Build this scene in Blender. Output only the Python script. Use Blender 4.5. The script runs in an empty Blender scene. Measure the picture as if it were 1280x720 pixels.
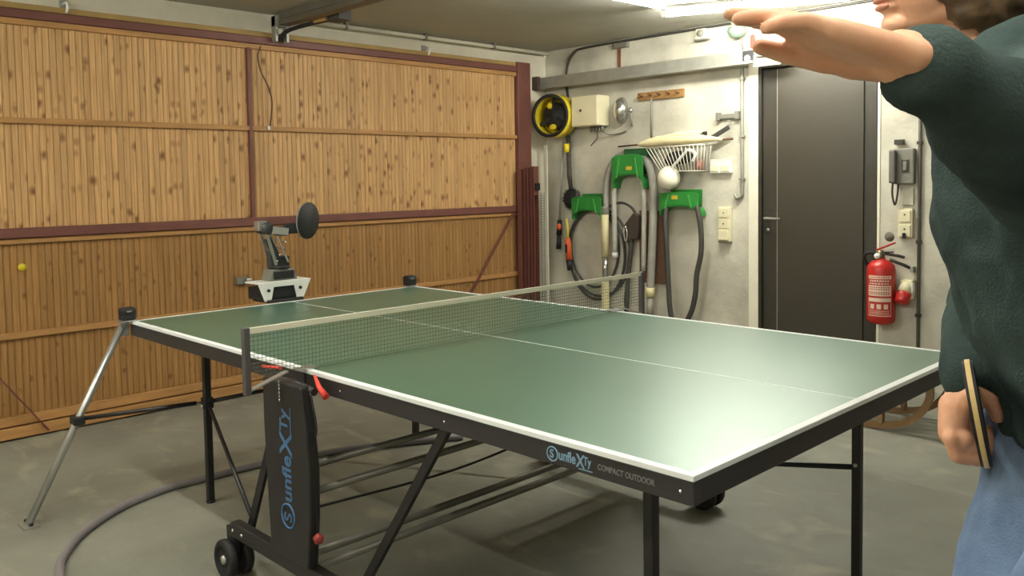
import bpy, bmesh, math, random
from mathutils import Vector, Matrix, noise
from math import pi, sin, cos, radians

# ------------------------------------------------------------------ camera, world, exposure
scn = bpy.context.scene
col = scn.collection
W_, H_ = 1280.0, 720.0
F_PX, PPX, PPY = 1063.89, 609.67, 284.96
cam_d = bpy.data.cameras.new('camera')
cam = bpy.data.objects.new('camera', cam_d)
col.objects.link(cam)
rgt = Vector((0.69014319, 0.7234714, -0.01707369))
upv = Vector((-0.02772599, 0.05000979, 0.99836381))
fwd = Vector((-0.72314151, 0.6885406, -0.05457288))
cam.matrix_world = Matrix(((rgt.x, upv.x, -fwd.x, 3.6176), (rgt.y, upv.y, -fwd.y, -1.3584),
                           (rgt.z, upv.z, -fwd.z, 1.3213), (0, 0, 0, 1)))
cam_d.sensor_width = 36.0
cam_d.lens = F_PX / W_ * 36.0
cam_d.shift_x = (W_ / 2 - PPX) / W_
cam_d.shift_y = (PPY - H_ / 2) / W_
cam_d.clip_start = 0.05
scn.camera = cam

world = bpy.data.worlds.new('world')
scn.world = world
world.use_nodes = True
world.node_tree.nodes['Background'].inputs[0].default_value = (0.9, 0.95, 1.0, 1)
world.node_tree.nodes['Background'].inputs[1].default_value = 0.02
scn.view_settings.view_transform = 'Standard'
scn.view_settings.look = 'None'
scn.view_settings.gamma = 1.0
scn.view_settings.use_curve_mapping = False
scn.view_settings.exposure = 0.0

TUBE = {'wall': 270.0, 'cross': 55.0, 'front': 125.0, 'rear': 135.0, 'near': 90.0, 'corner': 70.0}     # strength of each fluorescent tube, corner being an added fill
TUBE_COL = (1.0, 0.985, 0.87)

# ------------------------------------------------------------------ helpers
random.seed(4)
ORI = {}


def lin(c):
    out = []
    for x in c[:3]:
        x /= 255.0
        out.append(x / 12.92 if x <= 0.04045 else ((x + 0.055) / 1.055) ** 2.4)
    return (*out, 1)


MATS = {}


def mat(name, c, rough=0.6, metal=0.0, var=0.0, vscale=6.0, bump=0.0, bscale=60.0, spec=0.5, c2=None, rand=0.0, stretch=None):
    """Principled material, optional noise variation between c and c2 and fine bump."""
    if name in MATS:
        return MATS[name]
    m = bpy.data.materials.new(name)
    m.use_nodes = True
    nt = m.node_tree
    b = nt.nodes['Principled BSDF']
    b.inputs['Roughness'].default_value = rough
    b.inputs['Metallic'].default_value = metal
    b.inputs['Specular IOR Level'].default_value = spec
    lc = lin(c)
    b.inputs['Base Color'].default_value = lc
    tc = nt.nodes.new('ShaderNodeTexCoord')
    src = tc.outputs['Object']
    if stretch:
        mp = nt.nodes.new('ShaderNodeMapping')
        mp.inputs['Scale'].default_value = stretch
        nt.links.new(src, mp.inputs['Vector'])
        src = mp.outputs['Vector']
    colr = None
    if var > 0 or c2:
        n = nt.nodes.new('ShaderNodeTexNoise')
        n.inputs['Scale'].default_value = vscale
        n.inputs['Detail'].default_value = 6
        n.inputs['Roughness'].default_value = 0.6
        nt.links.new(src, n.inputs['Vector'])
        r = nt.nodes.new('ShaderNodeValToRGB')
        r.color_ramp.elements[0].position = 0.32
        r.color_ramp.elements[1].position = 0.68
        if c2:
            r.color_ramp.elements[0].color = lin(c2)
            r.color_ramp.elements[1].color = lc
        else:
            r.color_ramp.elements[0].color = tuple(x * (1 - var) for x in lc[:3]) + (1,)
            r.color_ramp.elements[1].color = tuple(min(1, x * (1 + var)) for x in lc[:3]) + (1,)
        nt.links.new(n.outputs['Fac'], r.inputs['Fac'])
        colr = r.outputs['Color']
        nt.links.new(colr, b.inputs['Base Color'])
    if bump > 0:
        n2 = nt.nodes.new('ShaderNodeTexNoise')
        n2.inputs['Scale'].default_value = bscale
        n2.inputs['Detail'].default_value = 4
        nt.links.new(src, n2.inputs['Vector'])
        bp = nt.nodes.new('ShaderNodeBump')
        bp.inputs['Strength'].default_value = bump
        bp.inputs['Distance'].default_value = 0.01
        nt.links.new(n2.outputs['Fac'], bp.inputs['Height'])
        nt.links.new(bp.outputs['Normal'], b.inputs['Normal'])
    MATS[name] = m
    return m


def emis(name, c, strength):
    m = bpy.data.materials.new(name)
    m.use_nodes = True
    b = m.node_tree.nodes['Principled BSDF']
    b.inputs['Base Color'].default_value = (0.8, 0.8, 0.8, 1)
    b.inputs['Emission Color'].default_value = (*c, 1)
    b.inputs['Emission Strength'].default_value = strength
    return m


def V(*a):
    return Vector(a if len(a) > 1 else a[0])


def frame(d):
    d = Vector(d).normalized()
    a = Vector((0, 0, 1)) if abs(d.z) < 0.9 else Vector((1, 0, 0))
    u = d.cross(a).normalized()
    return u, d.cross(u).normalized(), d


class MB:
    def __init__(self):
        self.v, self.f, self.s = [], [], []

    def _add(self, vs, fs, smooth):
        o = len(self.v)
        self.v += [Vector(x) for x in vs]
        self.f += [tuple(i + o for i in f) for f in fs]
        self.s += [smooth] * len(fs)
        return self

    def box(self, c, size, rot=None):
        c = Vector(c)
        h = Vector(size) / 2
        R = rot if rot is not None else Matrix.Identity(3)
        vs = [c + R @ Vector((sx * h.x, sy * h.y, sz * h.z)) for sx in (-1, 1) for sy in (-1, 1) for sz in (-1, 1)]
        fs = [(0, 1, 3, 2), (4, 6, 7, 5), (0, 4, 5, 1), (2, 3, 7, 6), (0, 2, 6, 4), (1, 5, 7, 3)]
        return self._add(vs, fs, False)

    def b2(self, lo, hi):
        lo, hi = Vector(lo), Vector(hi)
        return self.box((lo + hi) / 2, hi - lo)

    def bar(self, a, b, w, h, up=(0, 0, 1)):
        """rectangular bar from a to b, w sideways, h along up"""
        a, b = Vector(a), Vector(b)
        d = (b - a).normalized()
        u = d.cross(Vector(up))
        if u.length < 1e-4:
            u = d.cross(Vector((1, 0, 0)))
        u.normalize()
        t = u.cross(d).normalized()
        R = Matrix((u, d, t)).transposed()
        return self.box((a + b) / 2, (w, (b - a).length, h), R)

    def tube(self, pts, r, n=10, closed=False, cap=True):
        pts = [Vector(q) for q in pts]
        m = len(pts)
        rs = r if isinstance(r, (list, tuple)) else [r] * m
        tang = []
        for i in range(m):
            if closed:
                t = pts[(i + 1) % m] - pts[i - 1]
            else:
                t = pts[min(i + 1, m - 1)] - pts[max(i - 1, 0)]
            tang.append(t.normalized())
        u, _, _ = frame(tang[0])
        vs = []
        for i in range(m):
            t = tang[i]
            u = (u - t * u.dot(t))
            if u.length < 1e-6:
                u = frame(t)[0]
            u.normalize()
            w = t.cross(u)
            for k in range(n):
                a = 2 * pi * k / n
                vs.append(pts[i] + (u * cos(a) + w * sin(a)) * rs[i])
        fs = []
        for i in range(m if closed else m - 1):
            j = (i + 1) % m
            for k in range(n):
                k2 = (k + 1) % n
                fs.append((i * n + k, i * n + k2, j * n + k2, j * n + k))
        self._add(vs, fs, True)
        if cap and not closed:
            o = len(self.v) - m * n
            self.f.append(tuple(o + k for k in range(n))[::-1])
            self.s.append(False)
            self.f.append(tuple(o + (m - 1) * n + k for k in range(n)))
            self.s.append(False)
        return self

    def lathe(self, prof, o, axis=(0, 0, 1), n=24, cap=True):
        u, w, d = frame(axis)
        o = Vector(o)
        vs = []
        for r, h in prof:
            for k in range(n):
                a = 2 * pi * k / n
                vs.append(o + d * h + (u * cos(a) + w * sin(a)) * r)
        fs = []
        for i in range(len(prof) - 1):
            for k in range(n):
                k2 = (k + 1) % n
                fs.append((i * n + k, i * n + k2, (i + 1) * n + k2, (i + 1) * n + k))
        self._add(vs, fs, True)
        if cap:
            b = len(self.v) - len(prof) * n
            if prof[0][0] > 1e-5:
                self.f.append(tuple(b + k for k in range(n))[::-1])
                self.s.append(False)
            if prof[-1][0] > 1e-5:
                self.f.append(tuple(b + (len(prof) - 1) * n + k for k in range(n)))
                self.s.append(False)
        return self

    def prism(self, poly, o, ux, uy, depth):
        """polygon in (ux,uy) at o, extruded by vector depth"""
        o, ux, uy, dp = Vector(o), Vector(ux), Vector(uy), Vector(depth)
        n = len(poly)
        vs = [o + ux * a + uy * b for a, b in poly] + [o + ux * a + uy * b + dp for a, b in poly]
        fs = [tuple(range(n)), tuple(range(2 * n - 1, n - 1, -1))]
        fs += [(i, i + n, (i + 1) % n + n, (i + 1) % n) for i in range(n)]
        return self._add(vs, fs, False)

    def ell(self, c, rad, rot=None, nu=20, nv=12):
        c = Vector(c)
        R = rot if rot is not None else Matrix.Identity(3)
        vs = [c + R @ Vector((0, 0, -rad[2]))]
        for j in range(1, nv):
            ph = -pi / 2 + pi * j / nv
            for i in range(nu):
                a = 2 * pi * i / nu
                vs.append(c + R @ Vector((rad[0] * cos(ph) * cos(a), rad[1] * cos(ph) * sin(a), rad[2] * sin(ph))))
        vs.append(c + R @ Vector((0, 0, rad[2])))
        fs = [(0, 1 + (i + 1) % nu, 1 + i) for i in range(nu)]
        for j in range(nv - 2):
            for i in range(nu):
                a, b = 1 + j * nu + i, 1 + j * nu + (i + 1) % nu
                fs.append((a, b, b + nu, a + nu))
        t = len(vs) - 1
        fs += [(t, 1 + (nv - 2) * nu + i, 1 + (nv - 2) * nu + (i + 1) % nu) for i in range(nu)]
        return self._add(vs, fs, True)

    def cap(self, a, b, ra, rb, n=14):
        """tapered capsule"""
        a, b = Vector(a), Vector(b)
        d = b - a
        L = d.length
        if L < 1e-5:
            return self.ell(a, (ra, ra, ra))
        prof = []
        for k in range(1, 6):
            t = pi / 2 * k / 6
            prof.append((ra * sin(t), -ra * cos(t)))
        for k in range(0, 9):
            t = k / 8
            prof.append((ra + (rb - ra) * t, L * t))
        for k in range(1, 6):
            t = pi / 2 * k / 6
            prof.append((rb * cos(t), L + rb * sin(t)))
        return self.lathe(prof, a, d, n)

    def build(self, name, m, parent=None, bevel=0.0, origin=None):
        me = bpy.data.meshes.new(name)
        if parent is not None:
            o = ORI[parent.name]
        elif origin is not None:
            o = Vector(origin)
        else:
            xs = [q.x for q in self.v]; ys = [q.y for q in self.v]; zs = [q.z for q in self.v]
            o = Vector(((min(xs) + max(xs)) / 2, (min(ys) + max(ys)) / 2, min(zs)))
        me.from_pydata([q - o for q in self.v], [], self.f)
        me.polygons.foreach_set('use_smooth', self.s)
        bm = bmesh.new()
        bm.from_mesh(me)
        bmesh.ops.recalc_face_normals(bm, faces=bm.faces)
        bm.to_mesh(me)
        bm.free()
        me.update()
        ob = bpy.data.objects.new(name, me)
        col.objects.link(ob)
        if m:
            me.materials.append(m)
        if parent is not None:
            ob.parent = parent
        else:
            ob.location = o
        ORI[ob.name] = o.copy()
        if bevel > 0:
            bv = ob.modifiers.new('bevel', 'BEVEL')
            bv.width = bevel
            bv.segments = 2
            bv.limit_method = 'ANGLE'
            bv.angle_limit = radians(40)
        return ob


def tag(o, label, cat=None, group=None, kind=None):
    if label:
        o['label'] = label
    if cat:
        o['category'] = cat
    if group:
        o['group'] = group
    if kind:
        o['kind'] = kind
    return o


def thing(name, loc, label, cat, group=None, kind=None):
    e = bpy.data.objects.new(name, None)
    e.empty_display_size = 0.05
    col.objects.link(e)
    e.location = loc
    ORI[e.name] = Vector(loc)
    return tag(e, label, cat, group, kind)


def share(src, name, parent, loc):
    """copy of a part that shares mesh data, at an offset in its parent"""
    c = src.copy()
    c.name = name
    col.objects.link(c)
    c.parent = parent
    c.location = loc
    return c


def text_mesh(name, body, size, m, parent, o, ux, uy, depth=0.0006, offset=0.0, sx=1.0):
    """raised lettering as a mesh: o is lower-left, ux reading direction, uy up"""
    cu = bpy.data.curves.new('lettering', 'FONT')
    cu.body = body
    cu.size = size
    cu.extrude = depth / 2
    cu.offset = offset
    tmp = bpy.data.objects.new('tmp_text', cu)
    col.objects.link(tmp)
    bpy.context.view_layer.update()
    dg = bpy.context.evaluated_depsgraph_get()
    me = bpy.data.meshes.new_from_object(tmp.evaluated_get(dg))
    bpy.data.objects.remove(tmp)
    ux, uy = Vector(ux).normalized(), Vector(uy).normalized()
    w = ux.cross(uy)
    po = ORI[parent.name]
    for q in me.vertices:
        q.co = Vector(o) + ux * q.co.x * sx + uy * q.co.y + w * q.co.z - po
    me.materials.clear()
    me.materials.append(m)
    ob = bpy.data.objects.new(name, me)
    col.objects.link(ob)
    ob.parent = parent
    ORI[ob.name] = po.copy()
    return ob


def arc(c, u, w, r, a0, a1, n):
    c, u, w = Vector(c), Vector(u), Vector(w)
    return [c + (u * cos(a0 + (a1 - a0) * i / n) + w * sin(a0 + (a1 - a0) * i / n)) * r for i in range(n + 1)]


def smooth_pts(pts, n=8):
    """Catmull-Rom through pts"""
    P = [Vector(q) for q in pts]
    P = [P[0] * 2 - P[1]] + P + [P[-1] * 2 - P[-2]]
    out = []
    for i in range(1, len(P) - 2):
        for k in range(n):
            t = k / n
            a, b, c, d = P[i - 1], P[i], P[i + 1], P[i + 2]
            out.append(0.5 * ((2 * b) + (c - a) * t + (2 * a - 5 * b + 4 * c - d) * t * t + (3 * b - a - 3 * c + d) * t ** 3))
    out.append(P[-2])
    return out


# ------------------------------------------------------------------ materials
def wood_slat_material(name, c_dark, c_light, c_knot, k0, k1):
    m = bpy.data.materials.new(name)
    m.use_nodes = True
    nt = m.node_tree
    N, L = nt.nodes, nt.links
    b = N['Principled BSDF']
    b.inputs['Roughness'].default_value = 0.55
    tc = N.new('ShaderNodeTexCoord')
    oi = N.new('ShaderNodeObjectInfo')
    mul = N.new('ShaderNodeMath'); mul.operation = 'MULTIPLY'; mul.inputs[1].default_value = 61.0
    L.new(oi.outputs['Random'], mul.inputs[0])
    cmb = N.new('ShaderNodeCombineXYZ')
    sep = N.new('ShaderNodeSeparateXYZ')
    L.new(tc.outputs['Object'], sep.inputs[0])
    L.new(mul.outputs[0], cmb.inputs['X'])
    L.new(sep.outputs['Y'], cmb.inputs['Y'])
    L.new(sep.outputs['Z'], cmb.inputs['Z'])
    # grain
    mp = N.new('ShaderNodeMapping'); mp.inputs['Scale'].default_value = (1, 60, 2.5)
    L.new(cmb.outputs[0], mp.inputs['Vector'])
    n = N.new('ShaderNodeTexNoise'); n.inputs['Scale'].default_value = 1.6; n.inputs['Detail'].default_value = 5
    L.new(mp.outputs[0], n.inputs['Vector'])
    r = N.new('ShaderNodeValToRGB')
    r.color_ramp.elements[0].position = 0.3; r.color_ramp.elements[0].color = lin(c_dark)
    r.color_ramp.elements[1].position = 0.75; r.color_ramp.elements[1].color = lin(c_light)
    L.new(n.outputs['Fac'], r.inputs['Fac'])
    # tone of each slat
    tone = N.new('ShaderNodeMapRange')
    tone.inputs['To Min'].default_value = 0.90; tone.inputs['To Max'].default_value = 1.10
    L.new(oi.outputs['Random'], tone.inputs['Value'])
    hs = N.new('ShaderNodeHueSaturation')
    L.new(tone.outputs[0], hs.inputs['Value'])
    L.new(r.outputs[0], hs.inputs['Color'])
    # knots
    wob = N.new('ShaderNodeTexNoise'); wob.inputs['Scale'].default_value = 28.0
    L.new(cmb.outputs[0], wob.inputs['Vector'])
    wsc = N.new('ShaderNodeVectorMath'); wsc.operation = 'MULTIPLY_ADD'
    wsc.inputs[1].default_value = (0.0, 0.018, 0.018)
    L.new(wob.outputs['Color'], wsc.inputs[0]); L.new(cmb.outputs[0], wsc.inputs[2])
    mp2 = N.new('ShaderNodeMapping'); mp2.inputs['Scale'].default_value = (1, 12, 9.0)
    L.new(wsc.outputs[0], mp2.inputs['Vector'])
    vo = N.new('ShaderNodeTexVoronoi'); vo.inputs['Scale'].default_value = 1.0
    L.new(mp2.outputs[0], vo.inputs['Vector'])
    kr = N.new('ShaderNodeValToRGB')
    kr.color_ramp.elements[0].position = k0; kr.color_ramp.elements[0].color = (1, 1, 1, 1)
    kr.color_ramp.elements[1].position = k1; kr.color_ramp.elements[1].color = (0, 0, 0, 1)
    L.new(vo.outputs['Distance'], kr.inputs['Fac'])
    mx = N.new('ShaderNodeMix'); mx.data_type = 'RGBA'
    mx.inputs['B'].default_value = lin(c_knot)
    L.new(kr.outputs[0], mx.inputs['Factor'])
    L.new(hs.outputs[0], mx.inputs['A'])
    L.new(mx.outputs['Result'], b.inputs['Base Color'])
    return m


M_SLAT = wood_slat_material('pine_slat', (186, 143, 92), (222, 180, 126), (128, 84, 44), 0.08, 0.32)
M_SLAT_LOW = wood_slat_material('brown_pine_slat', (146, 106, 58), (172, 130, 78), (112, 74, 36), 0.05, 0.22)  # slats below the steel rail: darker, browner, fewer knots
M_PINE = mat('pine_rail', (178, 132, 80), 0.55, var=0.18, vscale=4, stretch=(8, 1, 8))
M_RED = mat('red_brown_paint', (112, 68, 60), 0.5, var=0.12, vscale=8)
M_YEL_WOOD = mat('yellow_wood', (165, 135, 80), 0.6, var=0.15, vscale=4)
M_PLASTER = mat('plaster', (212, 208, 192), 0.85, c2=(168, 164, 150), vscale=2.4, bump=0.25, bscale=45)
M_WHITE_PL = mat('white_paint', (228, 224, 205), 0.7, var=0.05, vscale=5, bump=0.1, bscale=60)
M_LINTEL = mat('lintel_paint', (215, 208, 190), 0.8, var=0.1, vscale=3)
M_CEIL = mat('ceiling_paint', (176, 174, 162), 0.9, var=0.07, vscale=2, bump=0.15, bscale=30)
M_CONC = mat('rough_concrete', (150, 146, 132), 0.9, c2=(105, 100, 90), vscale=5, bump=0.5, bscale=25)
M_BLACKM = mat('black_powder_coat', (34, 32, 32), 0.45, var=0.08, vscale=12)
M_APRON = mat('apron_charcoal', (46, 43, 44), 0.5, var=0.08, vscale=10)
M_TUBE_ST = mat('dark_steel_tube', (128, 124, 116), 0.4, metal=0.35, var=0.1, vscale=6)
M_ALU = mat('aluminium', (200, 200, 198), 0.35, metal=0.85, var=0.05, vscale=8)
M_GALV = mat('galvanised', (165, 165, 155), 0.45, metal=0.55, var=0.12, vscale=9)
M_GREYP = mat('grey_plastic', (120, 118, 108), 0.6, var=0.06, vscale=10)
M_CREAM = mat('cream_plastic', (225, 218, 185), 0.5, var=0.04, vscale=10)
M_CREAMP = mat('cream_pipe', (214, 204, 160), 0.5, var=0.08, vscale=10)
M_RUBBER = mat('black_rubber', (26, 26, 27), 0.65, var=0.1, vscale=12)
M_DHOSE = mat('dark_hose', (58, 56, 52), 0.6, var=0.12, vscale=10)
M_GHOSE = mat('grey_hose', (150, 148, 140), 0.5, var=0.1, vscale=12)
M_GREEN = mat('green_plastic', (40, 128, 52), 0.45, var=0.12, vscale=8)
M_DGREEN = mat('dark_green_plastic', (34, 96, 56), 0.5, var=0.12, vscale=8)
M_YEL = mat('yellow_plastic', (226, 205, 45), 0.4, var=0.06, vscale=8)
M_ORANGE = mat('orange_plastic', (205, 88, 45), 0.5, var=0.08, vscale=10)
M_REDP = mat('red_enamel', (176, 36, 30), 0.35, var=0.06, vscale=6)
M_REDTAG = mat('red_cord', (225, 70, 55), 0.6, var=0.06, vscale=20)
M_WHITE = mat('white_gloss', (235, 235, 230), 0.4, var=0.03, vscale=10)
M_LINE = mat('white_line', (238, 240, 240), 0.5, var=0.02, vscale=10)
M_BROWN = mat('brown_board', (92, 66, 46), 0.7, var=0.15, vscale=7)
M_OAK = mat('worn_wood', (150, 112, 68), 0.6, var=0.18, vscale=6, stretch=(1, 6, 6))
M_DOOR = mat('brown_grey_door', (54, 50, 41), 0.45, var=0.06, vscale=3)
M_DOORF = mat('door_frame_paint', (50, 47, 40), 0.4, var=0.06, vscale=3)
M_BLUE = mat('blue_print', (70, 108, 152), 0.6, var=0.05, vscale=20)
M_LBLUE = mat('pale_blue_print', (125, 160, 185), 0.6, var=0.05, vscale=20)
M_GPRINT = mat('grey_print', (125, 125, 122), 0.6, var=0.05, vscale=20)
M_SKIN = mat('skin', (240, 186, 152), 0.5, c2=(226, 162, 128), vscale=18, bump=0.05, bscale=120)
M_SWEAT = mat('dark_green_fleece', (64, 78, 76), 0.95, c2=(44, 56, 55), vscale=9, bump=0.3, bscale=220, spec=0.15)
M_JEANS = mat('faded_denim', (128, 150, 182), 0.9, c2=(92, 112, 145), vscale=7, bump=0.3, bscale=260, spec=0.2)
M_HAIR = mat('brown_hair', (108, 84, 56), 0.5, c2=(66, 48, 32), vscale=40)
M_LIPS = mat('lip_skin', (214, 146, 124), 0.45, var=0.05, vscale=30)
M_WOODBAT = mat('paddle_ply', (222, 190, 130), 0.5, var=0.1, vscale=20)
M_FLOORHOSE = mat('purple_grey_hose', (132, 126, 130), 0.5, var=0.08, vscale=8)
M_FABRIC = mat('cream_fabric', (228, 216, 172), 0.85, var=0.1, vscale=14, bump=0.3, bscale=60)
M_WIRE = mat('white_wire', (225, 222, 208), 0.45, var=0.03, vscale=10)
M_SILVER = mat('bright_steel', (205, 205, 200), 0.2, metal=0.9, var=0.04, vscale=10)


def floor_material():
    m = bpy.data.materials.new('stained_concrete')
    m.use_nodes = True
    nt = m.node_tree
    N, L = nt.nodes, nt.links
    b = N['Principled BSDF']
    tc = N.new('ShaderNodeTexCoord')
    n1 = N.new('ShaderNodeTexNoise'); n1.inputs['Scale'].default_value = 1.3; n1.inputs['Detail'].default_value = 8; n1.inputs['Roughness'].default_value = 0.62
    L.new(tc.outputs['Object'], n1.inputs['Vector'])
    r1 = N.new('ShaderNodeValToRGB')
    e = r1.color_ramp.elements
    e[0].position = 0.30; e[0].color = lin((112, 113, 104))
    e[1].position = 0.72; e[1].color = lin((154, 153, 140))
    L.new(n1.outputs['Fac'], r1.inputs['Fac'])
    # pale scuffs
    mp = N.new('ShaderNodeMapping'); mp.inputs['Rotation'].default_value = (0, 0, 0.6); mp.inputs['Scale'].default_value = (1.6, 2.6, 1)
    L.new(tc.outputs['Object'], mp.inputs['Vector'])
    n2 = N.new('ShaderNodeTexNoise'); n2.inputs['Scale'].default_value = 1.5; n2.inputs['Detail'].default_value = 6; n2.inputs['Distortion'].default_value = 1.2
    L.new(mp.outputs[0], n2.inputs['Vector'])
    r2 = N.new('ShaderNodeValToRGB')
    r2.color_ramp.elements[0].position = 0.55; r2.color_ramp.elements[0].color = (0, 0, 0, 1)
    r2.color_ramp.elements[1].position = 0.74; r2.color_ramp.elements[1].color = (0.5, 0.5, 0.5, 1)
    L.new(n2.outputs['Fac'], r2.inputs['Fac'])
    mx = N.new('ShaderNodeMix'); mx.data_type = 'RGBA'
    mx.inputs['B'].default_value = lin((190, 183, 160))
    L.new(r2.outputs[0], mx.inputs['Factor'])
    L.new(r1.outputs[0], mx.inputs['A'])
    L.new(mx.outputs['Result'], b.inputs['Base Color'])
    rr = N.new('ShaderNodeMapRange'); rr.inputs['To Min'].default_value = 0.45; rr.inputs['To Max'].default_value = 0.75
    L.new(n1.outputs['Fac'], rr.inputs['Value'])
    L.new(rr.outputs[0], b.inputs['Roughness'])
    bp = N.new('ShaderNodeBump'); bp.inputs['Strength'].default_value = 0.15; bp.inputs['Distance'].default_value = 0.01
    n3 = N.new('ShaderNodeTexNoise'); n3.inputs['Scale'].default_value = 30; n3.inputs['Detail'].default_value = 5
    L.new(tc.outputs['Object'], n3.inputs['Vector'])
    L.new(n3.outputs['Fac'], bp.inputs['Height'])
    L.new(bp.outputs[0], b.inputs['Normal'])
    return m


M_FLOOR = floor_material()
M_TABLE = mat('green_table_paint', (80, 114, 95), 0.34, metal=0.22, var=0.04, vscale=3, spec=0.6)

# ------------------------------------------------------------------ the room
XD, YW, ZC = -1.344, 4.10, 2.42
XB, YL = 5.3, -2.9


def struct(name, mb, m, bevel=0.0):
    o = mb.build(name, m, None, bevel)
    o['kind'] = 'structure'
    return o


struct('floor', MB().b2((XD - 0.35, YL - 0.15, -0.12), (XB + 0.15, YW + 0.15, 0.0)), M_FLOOR)
struct('ceiling', MB().b2((XD - 0.35, YL - 0.15, ZC), (XB + 0.15, YW + 0.15, ZC + 0.15)), M_CEIL)
# right wall with an opening for the steel door
DX0, DX1, DZ = 0.63, 1.434, 2.085
wr = MB()
wr.b2((XD - 0.35, YW, 0.0), (DX0, YW + 0.15, ZC))
wr.b2((DX1, YW, 0.0), (XB + 0.15, YW + 0.15, ZC))
wr.b2((DX0, YW, DZ), (DX1, YW + 0.15, ZC))
struct('wall_right', wr, M_PLASTER)
struct('wall_left', MB().b2((XD - 0.35, YL - 0.15, 0.0), (XB + 0.15, YL, ZC)), M_PLASTER)
struct('wall_back', MB().b2((XB, YL, 0.0), (XB + 0.15, YW, ZC)), M_PLASTER)
# front wall: lintel and the piers at either side of the garage door
GY0, GY1 = -1.12, 3.70
wf = MB()
wf.b2((XD - 0.35, YL, 2.30), (XD - 0.02, YW, ZC))
wf.b2((XD - 0.35, GY1 + 0.15, 0.0), (XD - 0.02, YW, 2.30))
wf.b2((XD - 0.35, YL, 0.0), (XD - 0.02, GY0 - 0.15, 2.30))
struct('wall_front', wf, M_LINTEL)

# garage door: slats with rails across, red steel frame
gd = thing('door_1', (XD, (GY0 + GY1) / 2, 0), 'wide wooden garage door of narrow vertical slats with red-brown steel frame', None, kind='structure')
PITCH = 0.0340
n_sl = int(round((GY1 - GY0) / PITCH))
pitch = (GY1 - GY0) / n_sl
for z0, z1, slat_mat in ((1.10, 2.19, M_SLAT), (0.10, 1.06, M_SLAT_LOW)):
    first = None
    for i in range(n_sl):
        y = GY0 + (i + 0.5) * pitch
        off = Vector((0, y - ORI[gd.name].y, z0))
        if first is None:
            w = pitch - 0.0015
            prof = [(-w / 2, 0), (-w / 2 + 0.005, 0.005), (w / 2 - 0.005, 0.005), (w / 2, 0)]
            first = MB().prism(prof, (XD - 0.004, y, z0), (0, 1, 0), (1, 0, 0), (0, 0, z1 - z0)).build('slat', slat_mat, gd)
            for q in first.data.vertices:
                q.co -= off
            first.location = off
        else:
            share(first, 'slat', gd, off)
MB().b2((XD - 0.03, GY0, 0.02), (XD - 0.005, GY1, 2.26)).build('backing_board', mat('dark_groove_wood', (140, 98, 56), 0.7, var=0.1), gd)
for z0, z1, t in ((2.183, 2.215, 0.022), (1.668, 1.698, 0.024), (1.035, 1.062, 0.022), (0.535, 0.568, 0.022), (0.075, 0.125, 0.02)):
    MB().b2((XD, GY0, z0), (XD + t, GY1, z1)).build('wooden_rail', M_PINE, gd, 0.003)
MB().b2((XD, GY0, 0.01), (XD + 0.035, GY1, 0.068)).build('bottom_rail', M_PINE, gd, 0.004)
MB().b2((XD - 0.01, GY0, 1.066), (XD + 0.04, GY1, 1.118)).build('steel_rail', M_RED, gd, 0.004)
MB().b2((XD - 0.01, 1.281, 1.11), (XD + 0.028, 1.305, 2.19)).build('steel_post', M_RED, gd, 0.003)
MB().bar((XD + 0.05, 3.62, 1.06), (XD + 0.05, 3.10, 0.42), 0.006, 0.028, (1, 0, 0)).build('brace', M_RED, gd)
MB().bar((XD + 0.05, -0.55, 0.86), (XD + 0.05, 0.03, 0.03), 0.006, 0.030, (1, 0, 0)).build('brace', M_RED, gd)
lt = MB().b2((XD, 1.16, 0.70), (XD + 0.03, 1.24, 0.745)).build('latch', M_GREYP, gd, 0.004)
MB().b2((XD + 0.03, 1.215, 0.70), (XD + 0.05, 1.255, 0.735)).build('latch_knob', M_ALU, lt, 0.004)
MB().lathe([(0.0, 0), (0.020, 0.0), (0.020, 0.012), (0.0, 0.014)], (XD + 0.001, -0.05, 0.91), (1, 0, 0), 14).build('painted_lock_glow', mat('glow_yellow', (225, 205, 40), 0.4, var=0.05), gd)  # yellow glow of light at the lock, painted as a coloured disc
eye = MB().b2((XD + 0.02, 1.405, 1.675), (XD + 0.035, 1.425, 1.70)).build('cord_eye', M_ALU, gd, 0.002)
# fixed steel frame round the garage door
MB().b2((XD - 0.03, GY1 + 0.005, 0), (XD + 0.035, GY1 + 0.155, 2.30)).build('trim_1', M_RED, None, 0.004)['kind'] = 'structure'
MB().b2((XD - 0.03, GY0 - 0.155, 0), (XD + 0.035, GY0 - 0.005, 2.30)).build('trim_2', M_RED, None, 0.004)['kind'] = 'structure'
MB().b2((XD - 0.02, GY0, 2.217), (XD + 0.03, GY1, 2.263)).build('trim_3', M_RED, None, 0.004)['kind'] = 'structure'
MB().b2((XD - 0.02, GY0 - 0.15, 2.267), (XD + 0.012, GY1 + 0.15, 2.298)).build('trim_4', M_YEL_WOOD, None, 0.003)['kind'] = 'structure'

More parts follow.
